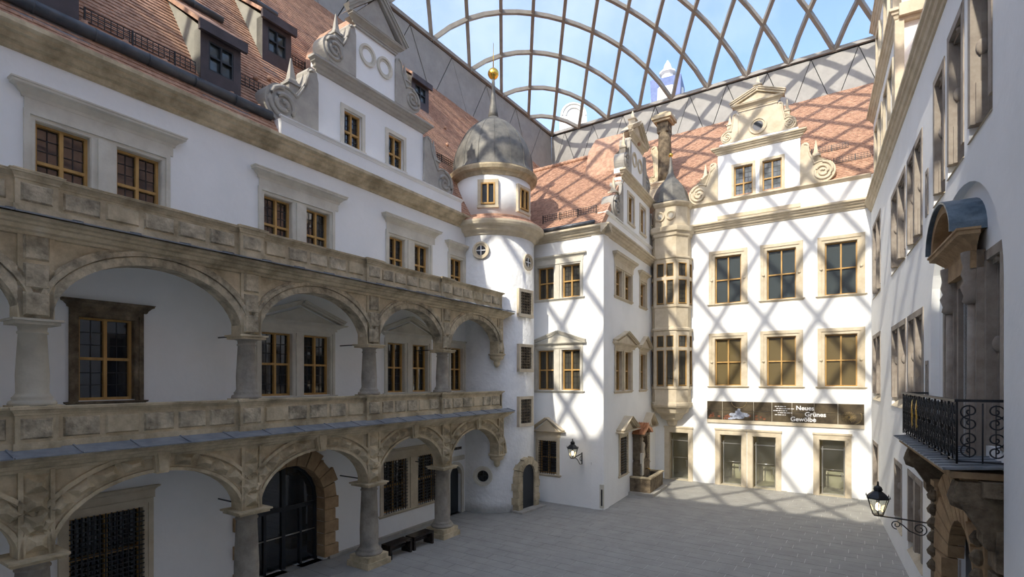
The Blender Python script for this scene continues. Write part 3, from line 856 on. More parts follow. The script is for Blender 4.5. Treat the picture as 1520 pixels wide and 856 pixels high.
def gable(name, fr, label, c, base, w1, z1, w2, z2, zp, stone, cream, ws, wz, oc, sc, ob=True, rear=4.5, plaster='plaster', glass='glass_dark', wood='oak', scr=None):
    o = thing(name, fr.M(), label, 'gable')
    holes = [(a, d, wz[0], wz[1]) for a, d in ws]
    b = wall_mesh(MB(), c - w1, c + w1, base, z1, holes, .22, .4); b.build('lower_wall', plaster, o)
    b = MB(); b.cornice(c - w1, c + w1, z1 - .08, .36, .3, 0, True, ep); b.build('cornice', stone, o)
    zb = z1 + .27
    b = MB(); b.box(c - w1 * .96, c + w1 * .96, -.04, .4, zb - .02, zb + .2); b.build('plinth', plaster, o); zb += .2
    b = MB(); b.box(c - w2, c + w2, 0, .4, zb, z2); b.build('upper_wall', plaster, o)
    b = MB(); b.box(c - w2 - .03, c + w2 + .03, -.06, .4, z2 - .1, z2 - .03); b.build('string_course', stone, o)
    b = MB(); e = w2 + .12
    b.cornice(c - e + .05, c + e - .05, z2, .24, .24, 0, True)
    b.prism([(c - e, z2 + .24), (c + e, z2 + .24), (c, zp - .14)], -.06, .4)
    b.raking(c - e - .22, z2 + .22, c, zp - .12, .2, .28).raking(c, zp - .12, c + e + .22, z2 + .22, .2, .28)
    b.prism([(c - e - .2, z2 + .26), (c, zp + .08), (c + e + .2, z2 + .26), (c, zp - .1)], 0, .4)
    b.build('pediment', stone, o)
    gable_windows(o, ws, wz[0], wz[1], cream, wood, glass)
    for x, z, r, blind in oc: oculus(o, x, z, r, cream, blind, 0. if blind else -.04)
    for side in (-1, 1):
        sw_ = scr if scr and side > 0 else sc[0]
        scroll(o, c + side * w1, base + sc[2], sw_, sc[1], side, sc[4], y0=0. if scr and side > 0 else -.1)
        scroll(o, c + side * w2, zb, w1 * .92 - w2, (z2 - zb) * .93, side, sc[4], y0=-.06)
        obelisk(o, c + side * (w1 + sw_ * .44), base + sc[2] + sc[1] * .42, sc[1] * .62, stone)
        obelisk(o, c + side * (w2 + (w1 * .92 - w2) * .5), zb + (z2 - zb) * .38, (z2 - zb) * .62, stone, s=.8)
    if ob: obelisk(o, c, zp - .04, sc[3], stone, .2)
    # saddle roof behind the gable
    b = MB(); b.prism([(c - w1, base + .6), (c - w2, z2 - .3), (c, zp - .3), (c + w2, z2 - .3), (c + w1, base + .6), (c, base + .4)], .42, rear); b.build('saddle_roof', 'tile', o)
    return o
g = gable('left_gable', FL, 'large white stepped gable with grey scrolls above the left range eaves', 12.58, 12.9, 2.39, 15.1, .9, 17.35, 18.85, 'stone_grey', 'stone_pale', [(11.21, 11.95), (13.15, 13.9)], (13.22, 14.36),
          [(12.2, 16.58, .36, True), (12.98, 16.55, .36, True)], (1.75, 2.1, 0, .9, 'stone_grey'), rear=3.0)
b = wall_mesh(MB(), 8.75, 16.85, 12.46, 12.92, [], .1, .5, -.40); b.cornice(8.75, 16.85, 12.84, .12, .08, -.40); b.build('attic_wall', 'plaster', g)
g = gable('wing_gable', FS, 'narrow stepped gable with scrolls on the wing side above the eaves', 4.85, 12.85, 2.45, 15.1, 1.05, 17.5, 18.6, 'stone_gold', 'stone_gold', [(3.4, 4.25), (5.45, 6.3)], (13.25, 14.6),
          [(4.4, 16.6, .36, True), (5.35, 16.6, .36, True)], (1.5, 1.95, 0, .75, 'stone_grey'), rear=2.2, scr=1.1)
b = wall_mesh(MB(), .35, 8.4, 12.1, 12.9, [], .1, .4, 0); b.cornice(.35, 8.4, 12.78, .12, .12, 0); b.build('attic_wall', 'plaster', g)
g = gable('back_gable', FB, 'sunlit sandstone gable with oculus and curled scrolls on the back range', 5.3, 15.1, 1.93, 17.6, .91, 19.65, 20.5, 'stone_gold', 'stone_gold', [(4.18, 5.08), (5.54, 6.42)], (15.2, 16.75),
          [(5.33, 18.62, .42, False)], (1.5, 2.1, 0, .8, 'stone_gold'), rear=3.2, glass='glass_slate', wood='oak')
b = MB(); b.box(4.4, 6.22, -.03, .0, 18.1, 19.5).build('stone_facing', 'stone_gold', g)

# tall dormer building on the right range
o = thing('right_gable', FR.M(), 'tall white dormer gable rising from the right range roof in the far corner', 'gable')
wall_mesh(MB(), -.2, 7.6, 13.7, 17.6, [(1.0, 2.1, 14.5, 16.6), (2.4, 3.5, 14.5, 16.6), (4.3, 5.4, 14.5, 16.6), (5.7, 6.8, 14.5, 16.6)], .25, 5.5, .1).build('lower_wall', 'plaster', o)
MB().cornice(-.2, 7.6, 17.45, .45, .26, .1, True, ep).box(7.6, 7.95, .1, 5.2, 17.55, 17.95).box(7.6, 7.8, .1, 5.2, 17.45, 17.6).build('cornice', 'stone_gold', o)
MB().box(7.55, 7.75, .1, 5, 15.6, 15.8).box(7.5, 7.8, .0, .25, 13.7, 17.5).build('pilaster', 'stone_gold', o)
wall_mesh(MB(), .6, 6.6, 17.9, 21.2, [(1.6, 2.6, 18.4, 20.4), (4.4, 5.4, 18.4, 20.4)], .25, 5, .15).build('upper_wall', 'plaster', o)
MB().cornice(.5, 6.7, 21.1, .45, .26, .15, True, ep).box(6.55, 6.8, .05, .3, 17.9, 21.2).box(6.55, 6.75, .15, 5, 19.4, 19.6).build('upper_cornice', 'stone_gold', o)
for a, d, z0, z1 in [(1.0, 2.1, 14.5, 16.6), (2.4, 3.5, 14.5, 16.6), (4.3, 5.4, 14.5, 16.6), (5.7, 6.8, 14.5, 16.6), (1.6, 2.6, 18.4, 20.4), (4.4, 5.4, 18.4, 20.4)]:
    b = MB(); b.box(a - .14, a, .02, .12, z0 - .1, z1 + .14).box(d, d + .14, .02, .12, z0 - .1, z1 + .14).box(a, d, .02, .12, z1, z1 + .14).box(a, d, .02, .12, z0 - .1, z0)
    q = b.build('window', 'stone_gold', o); timber(q, a, d, z0, z1, .3, 'glass_dark', 'stone_jamb', .5, (1, 1))

# ------------------------------------------------------------------ round stair tower
o = thing('stair_tower', Matrix.Translation(TC), 'round white plastered stair tower with bell dome and golden ball', 'tower')
b = MB(); b.lathe([(1.87, 0), (1.86, .5), (1.85, 2), (1.85, 11.7)], seg=56); b.build('shaft', 'plaster_rough', o)
b = MB(); b.lathe([(1.84, 11.66), (1.9, 11.7), (1.95, 11.82), (2.06, 11.86), (2.12, 12.0), (2.26, 12.06), (2.3, 12.16), (2.3, 12.24), (1.8, 12.3)], seg=56, smooth=False); b.build('lower_cornice', 'stone_gold', o)
b = MB(); b.lathe([(2.28, 12.24), (2.2, 12.34), (1.98, 12.42), (1.92, 12.44), (1.92, 12.54), (1.76, 12.6)], seg=56, smooth=False); b.build('tile_skirt', 'tile', o)
b = MB(); b.lathe([(1.69, 12.4), (1.69, 14.35)], seg=56); b.build('drum', 'plaster', o)
b = MB(); b.lathe([(1.68, 14.26), (1.75, 14.3), (1.8, 14.42), (1.95, 14.48), (2.0, 14.6), (2.0, 14.66), (1.6, 14.7)], seg=56, smooth=False); b.build('upper_cornice', 'stone', o)
dome = [(1.98, 14.66), (1.88, 14.76), (1.82, 14.92), (1.805, 15.1), (1.80, 15.35), (1.74, 15.65), (1.60, 16.0), (1.42, 16.35), (1.22, 16.66), (.95, 16.95), (.62, 17.2), (.34, 17.36), (.22, 17.5)]
b = MB(); b.lathe(dome, seg=48); d = b.build('dome', 'lead', o)
q = MB()
for k in range(16):
    a = R(k * 22.5 + 4)
    q.tube([(r * math.cos(a) * 1.003, r * math.sin(a) * 1.003, z) for r, z in dome[:-1]], .012, 4)
q.build('seam', 'lead', d)
b = MB(); b.lathe([(.24, 17.45), (.2, 17.75), (.13, 18.2), (.085, 18.7), (.06, 19.3)], seg=14); b.build('spire', 'lead', o)
b = MB(); b.lathe([(.25 * math.sin(math.pi * i / 12), 19.5 - .25 * math.cos(math.pi * i / 12)) for i in range(13)], seg=20); b.build('golden_ball', 'gold', o)
b = MB(); b.tube([(0, 0, 19.7), (0, 0, 20.9)], [.03, .012]); b.build('rod', 'gold', o)
def on_tower(deg, r, z):
    a = R(deg)
    return T(r * math.cos(a), r * math.sin(a), z) @ Matrix.Rotation(a + R(90), 4, 'Z')
for deg, z0, z1 in ((-95.5, 13.0, 13.9), (-37.5, 12.95, 13.85)):
    h = z1 - z0
    b = MB(); b.box(-.44, -.30, -.05, .12, -.1, h + .14).box(.30, .44, -.05, .12, -.1, h + .14).box(-.30, .30, -.05, .12, h, h + .14).box(-.46, .46, -.08, .12, -.16, -.06).box(-.3, .3, -.02, .12, -.06, 0)
    q = b.build('window', 'stone_gold', o, on_tower(deg, 1.70, z0)); timber(q, -.3, .3, 0, h, -.01, 'glass_dark', 'oak', 0, (1, 1))
for deg, z, r in ((-104, 11.02, .36), (-34.6, 10.68, .36), (-101.4, 1.55, .42)):
    q = oculus(o, 0, 0, r, 'stone_gold' if z > 5 else 'stone_pale', False)
    q.matrix_local = on_tower(deg, 1.875, z) @ Matrix.Rotation(R(-90), 4, 'X')
    b = MB(); b.box(-.02, .02, -r * .55, r * .55, -.02, .0).box(-r * .55, r * .55, -.02, .02, -.02, 0); b.build('cross_bar', 'white_letter' if z > 5 else 'iron', q)
for z0, z1 in ((8.42, 9.36), (6.06, 7.0), (3.72, 4.75)):
    h = z1 - z0
    b = MB(); b.box(-.5, -.36, -.08, .2, -.1, h + .12).box(.36, .5, -.08, .2, -.1, h + .12).box(-.36, .36, -.08, .2, h, h + .12).box(-.5, .5, -.1, .2, -.14, 0).box(-.36, .36, .0, .2, 0, h)
    q = b.build('grille_window', 'stone_gold', o, on_tower(-39.5, 1.83, z0))
    pane(q, -.35, .35, -.03, 0, h, 'glass_dark', 'pane', 0)
    g = MB()
    for i in range(1, 6): g.box(-.36 + .12 * i - .014, -.36 + .12 * i + .014, -.07, -.045, 0, h)
    for i in range(1, 8): g.box(-.36, .36, -.07, -.045, h * i / 8 - .014, h * i / 8 + .014)
    g.build('iron_grille', 'stone_dark', q)
# door of the tower
q = MB(); q.box(-.46, .46, -.02, .3, 0, 1.5); P = [(-.46, 1.5)] + [(-.46 * math.cos(R(a)), 1.5 + .46 * math.sin(R(a))) for a in range(10, 180, 10)] + [(.46, 1.5)]
q.prism(P[::-1], -.02, .3)
dr = q.build('door_leaf', 'door_dark', o, on_tower(-38, 1.9, 0))
for k in range(9):
    a0, a1 = R(20 * k + .8), R(20 * (k + 1) - .8); v = []
    ro = .78 if k % 2 else .72
    for y in (.25, -.12):
        for rr, a in ((.45, a0), (.45, a1), (ro, a1), (ro, a0)): v.append((-rr * math.cos(a), y, 1.5 + rr * math.sin(a)))
    MB().add(v, [(0, 1, 2, 3), (4, 7, 6, 5), (0, 4, 5, 1), (1, 5, 6, 2), (2, 6, 7, 3), (3, 7, 4, 0)]).build('arch_stone', 'stone', dr)
for s_ in (-1, 1):
    for k in range(5):
        x0, x1 = sorted((s_ * .45, s_ * (.74 + .06 * (k % 2))))
        MB().box(x0, x1, -.12, .25, k * .3 + .008, k * .3 + .292).build('jamb_stone', 'stone', dr)
MB().box(-.9, .9, -.4, .1, 0, .08).build('doorstep', 'stone_grey', dr)

# ------------------------------------------------------------------ oriel in the corner
o = thing('corner_oriel', FB.M(.95, 0, 0), 'polygonal sandstone oriel with lead bell roof in the corner of the back wall', 'oriel')
def pl(k=1., e=0.):
    return [(-1.0 - e, .1), (-1.0 - e, -.62 - e * .3), (-.6 - e * .5, -1.2 - e), (.55 + e * .5, -1.2 - e), (1.02 + e, -.62 - e * .3), (1.02 + e, .1)]
def body(name, z0, z1, e, stone):
    return MB().vprism(pl(1, e), z0, z1).build(name, stone, o)
def ring(name, lv, stone):
    b = MB(); b.loft([[(x, y, z) for x, y in pl(1, e)] for e, z in lv]); return b.build(name, stone, o)
cb = [(.15, .12, 3.0), (.24, .2, 3.08), (.28, .26, 3.3), (.52, .48, 3.42), (.62, .58, 3.65), (.84, .82, 3.78), (.92, .9, 4.0), (1.04, 1.02, 4.1), (1.08, 1.06, 4.2), (1.08, 1.06, 4.32), (1.0, 1.0, 4.36)]
b = MB(); b.loft([[(x * s1, y * s2 if y < 0 else y, z) for x, y in pl()] for s1, s2, z in cb]); b.build('corbel', 'stone_gold', o)
body('parapet', 4.36, 5.12, 0, 'stone_gold'); ring('sill_band', [(0, 5.05), (.06, 5.1), (.06, 5.2), (0, 5.24)], 'stone_gold')
body('lower_storey', 5.2, 8.1, -.06, 'stone_gold'); ring('middle_cornice', [(0, 8.02), (.05, 8.06), (.05, 8.2), (.12, 8.26), (.12, 8.36), (0, 8.42)], 'stone_gold')
body('middle_parapet', 8.4, 9.55, 0, 'stone_gold'); ring('upper_sill_band', [(0, 9.45), (.06, 9.52), (.06, 9.62), (0, 9.66)], 'stone_gold')
body('upper_storey', 9.6, 12.0, -.06, 'stone_gold'); ring('upper_cornice', [(0, 11.92), (.06, 11.98), (.06, 12.1), (.12, 12.14), (.12, 12.22), (0, 12.26)], 'stone_gold')
body('frieze', 12.2, 13.35, 0, 'stone_gold'); ring('main_cornice', [(0, 13.3), (.08, 13.36), (.1, 13.5), (.2, 13.58), (.22, 13.72), (.22, 13.82), (.02, 13.9)], 'stone_gold')
body('attic', 13.85, 15.0, -.04, 'stone_gold'); ring('roof_cornice', [(0, 14.95), (.06, 15.0), (.14, 15.1), (.14, 15.18), (0, 15.22)], 'stone_gold')
rf = [(1.15, 15.2), (1.06, 15.3), (.98, 15.55), (.9, 15.85), (.74, 16.2), (.5, 16.5), (.28, 16.75), (.16, 17.05), (.09, 17.5), (.05, 18.0)]
b = MB(); b.lathe(rf, 0, -.3, 8, False, phase=22.5); b.build('bell_roof', 'lead', o)
b = MB(); b.lathe([(.12 * math.sin(math.pi * i / 10), 18.06 - .12 * math.cos(math.pi * i / 10)) for i in range(11)], 0, -.3, 14); b.build('golden_ball', 'gold', o)
for zz, zt, zu in ((5.28, 7.18, 7.98), (9.7, 10.98, 11.88)):
    for (p, q_, lights) in (((-.6, -1.2), (.55, -1.2), 2), ((.55, -1.2), (1.02, -.62), 1), ((-1.0, -.62), (-.6, -1.2), 1), ((1.02, -.62), (1.02, .1), 1)):
        p, q_ = Vector((*p, 0)), Vector((*q_, 0)); L = (q_ - p).length; a = math.atan2(q_.y - p.y, q_.x - p.x)
        M = Matrix.Translation(p) @ Matrix.Rotation(a, 4, 'Z')
        m = MB(); pw = .07
        n = lights
        for i in range(n + 1):
            x = .05 + (L - .1) * i / n; m.box(x - pw * .9, x + pw * .9, -.06, .12, zz - .1, zu + .12)
        m.box(0, L, -.05, .12, zt, zt + .16).box(0, L, -.05, .12, zu, zu + .14)
        w = m.build('window', 'stone_gold', o, M)
        for i in range(n):
            x0, x1 = .05 + (L - .1) * i / n + pw, .05 + (L - .1) * (i + 1) / n - pw
            for z0, z1, tb in ((zz, zt, (2, 5)), (zt + .16, zu, (2, 2))):
                timber(w, x0, x1, z0, z1, .02, 'glass_lead', 'oak', 0, tb, .03, False)
for x in (-.32, .27):
    q = oculus(o, x, 14.45, .25, 'stone_gold', True, -1.18)
# chimney with carved figure between the wing gable and the oriel
o = thing('chimney', FB.M(-.1, 1.32, 15.5), 'tall weathered stone chimney with carved side scroll behind the oriel roof', 'chimney')
b = MB(); b.box(-.62, .5, -.3, .5, -.15, 1.5).cornice(-.62, .5, 1.4, .3, .15, -.3); b.build('pedestal', 'stone_gold', o)
b = MB(); b.lathe([(.34, 1.7), (.42, 2.2), (.36, 2.6), (.42, 3.3), (.38, 4.0), (.36, 5.0)], .2, 0, 10); b.box(-.15, .5, -.35, .4, 4.6, 5.2); b.build('shaft', 'stone_dark', o)
b = MB(); b.box(-.3, .65, -.5, .5, 5.2, 5.32).box(-.4, .75, -.6, .6, 5.32, 5.5).box(-.3, .65, -.5, .5, 5.5, 5.62).box(-.05, .4, -.25, .25, 5.62, 5.8); b.build('cap', 'stone', o)
scroll(o, -.1, 1.7, .55, 2.2, -1, 'stone', -.3, .3)

# ------------------------------------------------------------------ banner
o = thing('banner', FB.M(2.83, -.06, 3.30), 'long dark brown exhibition banner with white lettering above the glass doors', 'banner')
L, h = 7.02, 1.15
MB().box(0, L, -.02, .06, 0, .17).build('bottom_rail', 'stone_gold', o)
xs = [0, .78, 2.3, 3.15, 4.05, 5.0, 5.98, L]
for a, d in zip(xs, xs[1:]):
    for z0, z1 in ((.17, .66), (.66, h)):
        w_, h_ = round(d - a, 3), round(z1 - z0, 3)
        link('panel', shared(('bp', w_, h_), lambda b: b.box(.012, w_ - .012, -.01, .05, .01, h_ - .01), 'panel', 'print_brown'), o, T(a, 0, z0))
MB().box(0, L, .03, .055, .17, h).build('backing', 'stone_pale', o)
def text(s, x, z, size, m, parent, y=-.016, name='lettering', align='LEFT'):
    c = bpy.data.curves.new(name, 'FONT'); c.body = s; c.size = size; c.extrude = .002; c.offset = .006; c.align_x = align
    c.materials.append(MATS[m])
    t = bpy.data.objects.new(name, c)
    me = bpy.data.meshes.new_from_object(t)
    bpy.data.objects.remove(t)
    if not me.materials: me.materials.append(MATS[m])
    return link(name, me, parent, T(x, y, z) @ Matrix.Rotation(R(90), 4, 'X'))
text('Neues', 4.22, .80, .30, 'white_letter', o)
text('Grünes', 4.6, .50, .30, 'white_letter', o)
text('Gewölbe', 3.98, .245, .30, 'white_letter', o)
for i, (x, w_) in enumerate([(3.28, .5), (3.36, .78), (3.22, .65), (3.42, .66), (3.28, .5)]):     # lines of small print, too small to read
    b = MB(); k = x
    while k < x + w_:
        d = random.uniform(.05, .16); b.box(k, min(k + d, x + w_), -.014, -.008, .93 - i * .105, .965 - i * .105); k += d + .03
    b.build('small_print', 'white_letter', o)
mat('print_silver', (.18, .2, .26), (.5, .55, .66), .4, 9, 6)
mat('print_red', (.06, .02, .015), (.30, .12, .06), .4, 8, 6)
mat('print_gold', (.12, .08, .03), (.48, .36, .17), .4, 9, 6)
b = MB(); random.seed(3)
def blob(b, x, z, r, rz, n=12):
    b.prism([(x + r * math.cos(2 * math.pi * i / n) * random.uniform(.75, 1.15), z + rz * math.sin(2 * math.pi * i / n) * random.uniform(.75, 1.15)) for i in range(n)][::1], -.014, -.009)
for x, z, r, rz in ((1.2, .27, .24, .07), (1.6, .33, .3, .1), (1.35, .45, .22, .1), (1.75, .5, .3, .1), (1.55, .6, .16, .09), (1.6, .72, .08, .08), (2.0, .42, .14, .08)): blob(b, x, z, r, rz)
b.build('silver_print', 'print_silver', o)
for i in range(16):
    b = MB(); blob(b, random.choice([.2, .5, 1.0, 2.15, 2.5, 2.8]) + random.uniform(-.15, .15), random.uniform(.24, .55), .07, .06, 8)
    b.build('red_print', 'print_red', o)
b = MB()
for i in range(26):
    a = i / 26 * 2 * math.pi; b.tube([(6.42 + .06 * math.cos(a), -.012, .52 + .06 * math.sin(a)), (6.42 + .3 * math.cos(a), -.012, .52 + .26 * math.sin(a))], .008, 4)
b.tube([(1.6 + .36 * math.cos(R(a)), -.012, 1.12 + .3 * math.sin(R(a))) for a in range(180, 361, 12)], .012, 4)
b.tube([(6.55 + .38 * math.cos(R(a)), -.012, .55 + .36 * math.sin(R(a))) for a in range(-80, 40, 10)], .014, 4)
b.build('gold_print', 'print_gold', o)
random.seed(11)

# ------------------------------------------------------------------ wall fountain
o = thing('wall_fountain', FS.M(4.9, 0, 0), 'dark stone wall fountain with copper roof and basin on the wing side', 'fountain')
P = [(-1.45, 0), (-1.45, -1.2), (1.15, -1.25), (1.5, -1.0), (1.5, 0)]
MB().vprism(P, 0, .14).build('step', 'stone_grey', o)
b = MB(); b.box(-1.2, 1.25, -1.0, -.86, .14, .8).box(-1.2, -1.06, -.86, 0, .14, .8).box(1.11, 1.25, -.86, 0, .14, .8).box(-1.06, 1.11, -.86, 0, .14, .6); b.build('basin', 'stone_dark', o)
b = MB(); b.box(-1.25, 1.3, -1.05, -.84, .8, .87).box(-1.25, -1.04, -.84, 0, .8, .87).box(1.09, 1.3, -.84, 0, .8, .87); b.build('basin_rim', 'stone', o)
MB().box(-1.06, 1.11, -.86, 0, .6, .7).build('water', 'glass_slate', o)
b = MB(); b.box(-.75, .75, -.45, 0, .7, 1.45).prism([(-.75, 1.45), (.75, 1.45), (.6, 1.6), (-.6, 1.6)], -.4, 0); b.build('pedestal', 'stone_dark', o)
b = MB(); b.box(-.72, -.5, -.38, 0, 1.6, 2.75).box(.5, .72, -.38, 0, 1.6, 2.75).box(-.5, .5, -.08, 0, 1.6, 2.75).box(-.78, .78, -.44, 0, 2.75, 2.9); b.build('aedicule', 'stone_dark', o)
b = MB(); b.lathe([(.16, 1.6), (.2, 1.8), (.15, 2.1), (.19, 2.3), (.14, 2.42), (.06, 2.46), (.09, 2.52), (.1, 2.6), (.05, 2.68), (0, 2.7)], 0, -.24, 12); b.build('figure', 'stone_gold', o)
b = MB(); b.prism([(-.75, .87), (-.5, .87), (-.5, 1.95), (-.75, 1.95)], -.5, -.38); b.build('slab', 'stone_pale', o)
b = MB()
v = [(-.9, -.62, 2.9), (-.9, 0, 3.2), (.9, 0, 3.2), (.9, -.62, 2.9)]
b.prism([(-.9, 2.9), (-.62, 3.12), (-.3, 3.16), (0, 3.42), (.3, 3.16), (.62, 3.12), (.9, 2.9), (.7, 2.88), (.4, 3.0), (0, 3.2), (-.4, 3.0), (-.7, 2.88)], -.6, 0)
rf_ = b.build('copper_roof', 'copper', o)
b = MB()
for i in range(6):
    y = -.58 + i * .11; b.tube([(-.9, y, 2.91), (-.62, y, 3.14), (-.3, y, 3.18), (0, y, 3.44), (.3, y, 3.18), (.62, y, 3.14), (.9, y, 2.91)], .016, 4)
b.build('seam', 'copper', rf_)
b = MB(); b.tube([(0, -.45, 1.1), (0, -.62, 1.12), (0, -.68, 1.04)], .025); b.build('spout', 'gold', o)

# ------------------------------------------------------------------ lanterns
def lantern(fr, s, z, out, label, long):
    o = thing('wall_lantern', fr.M(s, 0, z), label, 'lantern', 'wall lanterns of the courtyard')
    b = MB(); zb = .05
    if long:
        b.tube([(0, 0, 0), (0, -out, zb)], .018)
        def sp(cy, cz, r, turns, dirn, st):
            return [(0, cy + r * (1 - .8 * i / 30) * math.cos(R(st + dirn * turns * 360 * i / 30)), cz + r * (1 - .8 * i / 30) * math.sin(R(st + dirn * turns * 360 * i / 30))) for i in range(31)]
        b.tube(sp(-.16, -.17, .15, 1.5, 1, -90), .014, 5).tube(sp(-out * .62, -.12, .11, 1.4, -1, -90), .012, 5)
        b.tube([(0, -.16, -.32), (0, -.36, -.24), (0, -.48, -.12), (0, -.6, -.04)], .014, 5)
    else:
        b.tube([(0, 0, .16), (0, -out, zb)], .02).tube([(0, 0, .2), (0, 0, -.3)], .025)
        b.tube([(0, 0, -.3), (0, -.22, -.28), (0, -.45, -.05), (0, -out * .75, .06)], .018, 5).tube([(0, -.1 + .1 * math.cos(R(a)), -.05 + .1 * math.sin(R(a))) for a in range(0, 400, 25)], .014, 5)
    b.build('bracket', 'iron', o)
    y, n = -out, 6
    def hexr(r, zz, ph=0): return [(r * math.cos(R(60 * i + ph)), y + r * math.sin(R(60 * i + ph)), zz) for i in range(n)]
    b = MB(); b.loft([hexr(.1, zb), hexr(.12, zb + .04)]).loft([hexr(.25, zb + .42), hexr(.255, zb + .45)])
    for i in range(n):
        b.tube([hexr(.115, zb + .03)[i], hexr(.245, zb + .44)[i]], .011, 4)
        p = hexr(.265, zb + .45)[i]; b.tube([p, (p[0], p[1], p[2] + .07)], [.016, .004], 4)
    b.build('cage', 'iron', o)
    b = MB(); b.loft([hexr(.26, zb + .45), hexr(.2, zb + .52), hexr(.1, zb + .6), hexr(.09, zb + .62), hexr(.11, zb + .64), hexr(.09, zb + .7), hexr(.03, zb + .74), hexr(.02, zb + .84)]); b.build('cap', 'iron', o)
    for i in range(n):
        p, q, r_, t = hexr(.112, zb + .05)[i], hexr(.112, zb + .05)[(i + 1) % n], hexr(.238, zb + .42)[(i + 1) % n], hexr(.238, zb + .42)[i]
        MB().add([p, q, r_, t], [(0, 1, 2, 3)]).build('pane', 'clear_glass', o)
    b = MB(); b.lathe([(0, zb + .12), (.045, zb + .16), (.05, zb + .24), (.03, zb + .3), (0, zb + .32)], 0, y, 10); b.build('bulb', 'bulb', o)
    return o
lantern(FR, 13.48, 2.2, .98, 'black hexagonal lantern on long scrolled iron bracket on the right range', True)
lantern(FF, -1.02, 2.2, .9, 'small black lantern on short bracket beside barred window of the wing', False)
# stone wheel guard and little sign on the wing
o = thing('corner_guard', FF.M(-.02, -.02, 0), 'narrow stone guard slab at the foot of the wing corner', 'guard stone')
MB().box(-.13, .05, -.06, .0, .1, 1.1).build('slab', 'stone_pale', o); MB().box(-.06, .0, -.075, -.06, .2, .9).build('iron_strip', 'iron', o)
o = thing('wall_notice', FF.M(-.5, -.012, 1.86), 'tiny dark wall notice beside the wing lantern', 'notice')
b = MB(); b.box(-.08, .18, 0, .012, .1, .13).box(-.08, .1, 0, .012, .04, .06).box(.1, .25, 0, .012, .03, .05); b.build('print', 'dark_letter', o); MB().box(-.06, .0, 0, .012, -.06, .0).build('pictogram', 'dark_letter', o)
o = thing('door_lettering', FL.M(16.55, -.02, 2.66), 'small dark lettering on wall above the little arched door', 'lettering')
for i in range(10):
    x = i * .082; b = MB(); b.box(x, x + .05, 0, .012, 0, .11); 
    if i % 3: b.box(x + .012, x + .062, 0, .012, .08, .11)
    b.build('letter', 'dark_letter', o)
# ------------------------------------------------------------------ benches
for i, s in enumerate((11.52, 12.58)):
    o = thing('bench', FA.M(s, -.15, 0), ['black slatted bench between two columns, nearer the arched entrance', 'black slatted bench between two columns, nearer the tower'][i], 'bench', 'black benches in the arcade')
    for k in range(3):
        link('seat_slat', shared('slat', lambda b: b.box(0, .96, 0, .125, .38, .44), 'seat_slat', 'bench_black'), o, T(0, -.2 + .135 * k, 0))
    for x in (0, .88):
        link('leg', shared('bleg', lambda b: b.box(0, .08, -.2, .2, 0, .38), 'leg', 'bench_black'), o, T(x, 0, 0))
    MB().box(.08, .88, -.03, .03, .2, .28).build('stretcher', 'bench_black', o)
# ------------------------------------------------------------------ niche, portal and balcony of the right range
PC = 16.5
nw = wall_mesh(MB(), NICHE[0] - .1, NICHE[1] + .1, 0, NICHE[3] + .1, [(14.3, 15.0, 4.5, 7.55), (17.45, 18.45, 4.5, 7.75), (PC - .5, PC + .5, 4.3, 7.35), (PC - .95, PC + .95, 0, 3.15)], .3, .5, NY)
nw.build('niche_wall', 'plaster', wro)
deep_window([(14.3, 15.0)], 4.5, 7.55, 'narrow stone-framed window in the niche, between balcony door and slit window', True, 'N', 0.)
deep_window([(17.45, 18.45)], 4.5, 7.75, 'narrow stone-framed window in the niche, balcony door side away from the slit', True, 'N', 0.)
def to_niche(n, s):
    q = bpy.data.objects['window_%d' % n]; q.matrix_world = FR.M(s, NY, 4.5)
to_niche(WN[0] - 1, 14.65); to_niche(WN[0], 17.95)
o = thing('balcony_portal', FR.M(PC, NY, 0), 'carved sandstone balcony door with curved lead hood inside the arched niche', 'portal')
b = MB(); b.box(-.62, -.5, -.08, .05, 4.3, 7.45).box(.5, .62, -.08, .05, 4.3, 7.45).box(-.62, .62, -.08, .05, 7.35, 7.5); b.build('door_surround', 'stone_jamb', o)
timber(o, -.5, .5, 4.3, 7.35, .18, 'glass_dark', 'door_dark', .62, (1, 2))
for s_ in (-1, 1):
    b = MB(); x = s_ * .82
    b.lathe([(.1, 4.2), (.115, 4.3), (.085, 4.4), (.075, 5.6), (.065, 6.9)], x, -.14, 14)
    b.lathe([(.09, 6.9), (.14, 6.95), (.12, 7.05), (.17, 7.2), (.12, 7.3), (.16, 7.42), (.13, 7.55), (.16, 7.72), (.16, 7.8)], x, -.14, 12)
    b.build('column', 'stone_jamb', o)
    b = MB(); b.box(x - .16, x + .16, -.12, .02, 4.2, 7.8); b.build('pilaster', 'stone_jamb', o)
b = MB(); b.box(-.98, .98, -.2, .02, 7.5, 7.8).cornice(-.95, .95, 7.78, .36, .32, -.12); b.build('entablature', 'stone_brown', o)
def arc(w, h, n=16, t=0.):
    return [(-(w + t) * math.cos(math.pi * i / n), 8.14 + (h + t) * math.sin(math.pi * i / n)) for i in range(n + 1)]
b = MB(); b.prism(arc(.86, .56)[::-1], -.1, .02); b.build('tympanum', 'stone_brown', o)
b = MB(); A0, A1 = arc(.86, .56), arc(.86, .56, 16, .16)
b.loft([[(p[0], -.42, p[1]), (p[0], .02, p[1]), (q[0], .02, q[1]), (q[0], -.42, q[1])] for p, q in zip(A0, A1)]); b.build('arched_cornice', 'stone_brown', o)
b = MB(); A0, A1 = arc(.86, .56, 16, .16), arc(.86, .56, 16, .2)
b.loft([[(p[0] * 1.03, -.5, p[1]), (p[0] * 1.03, .02, p[1]), (q[0] * 1.03, .02, q[1]), (q[0] * 1.03, -.5, q[1])] for p, q in zip(A0, A1)]); b.build('lead_hood', 'lead_blue', o)

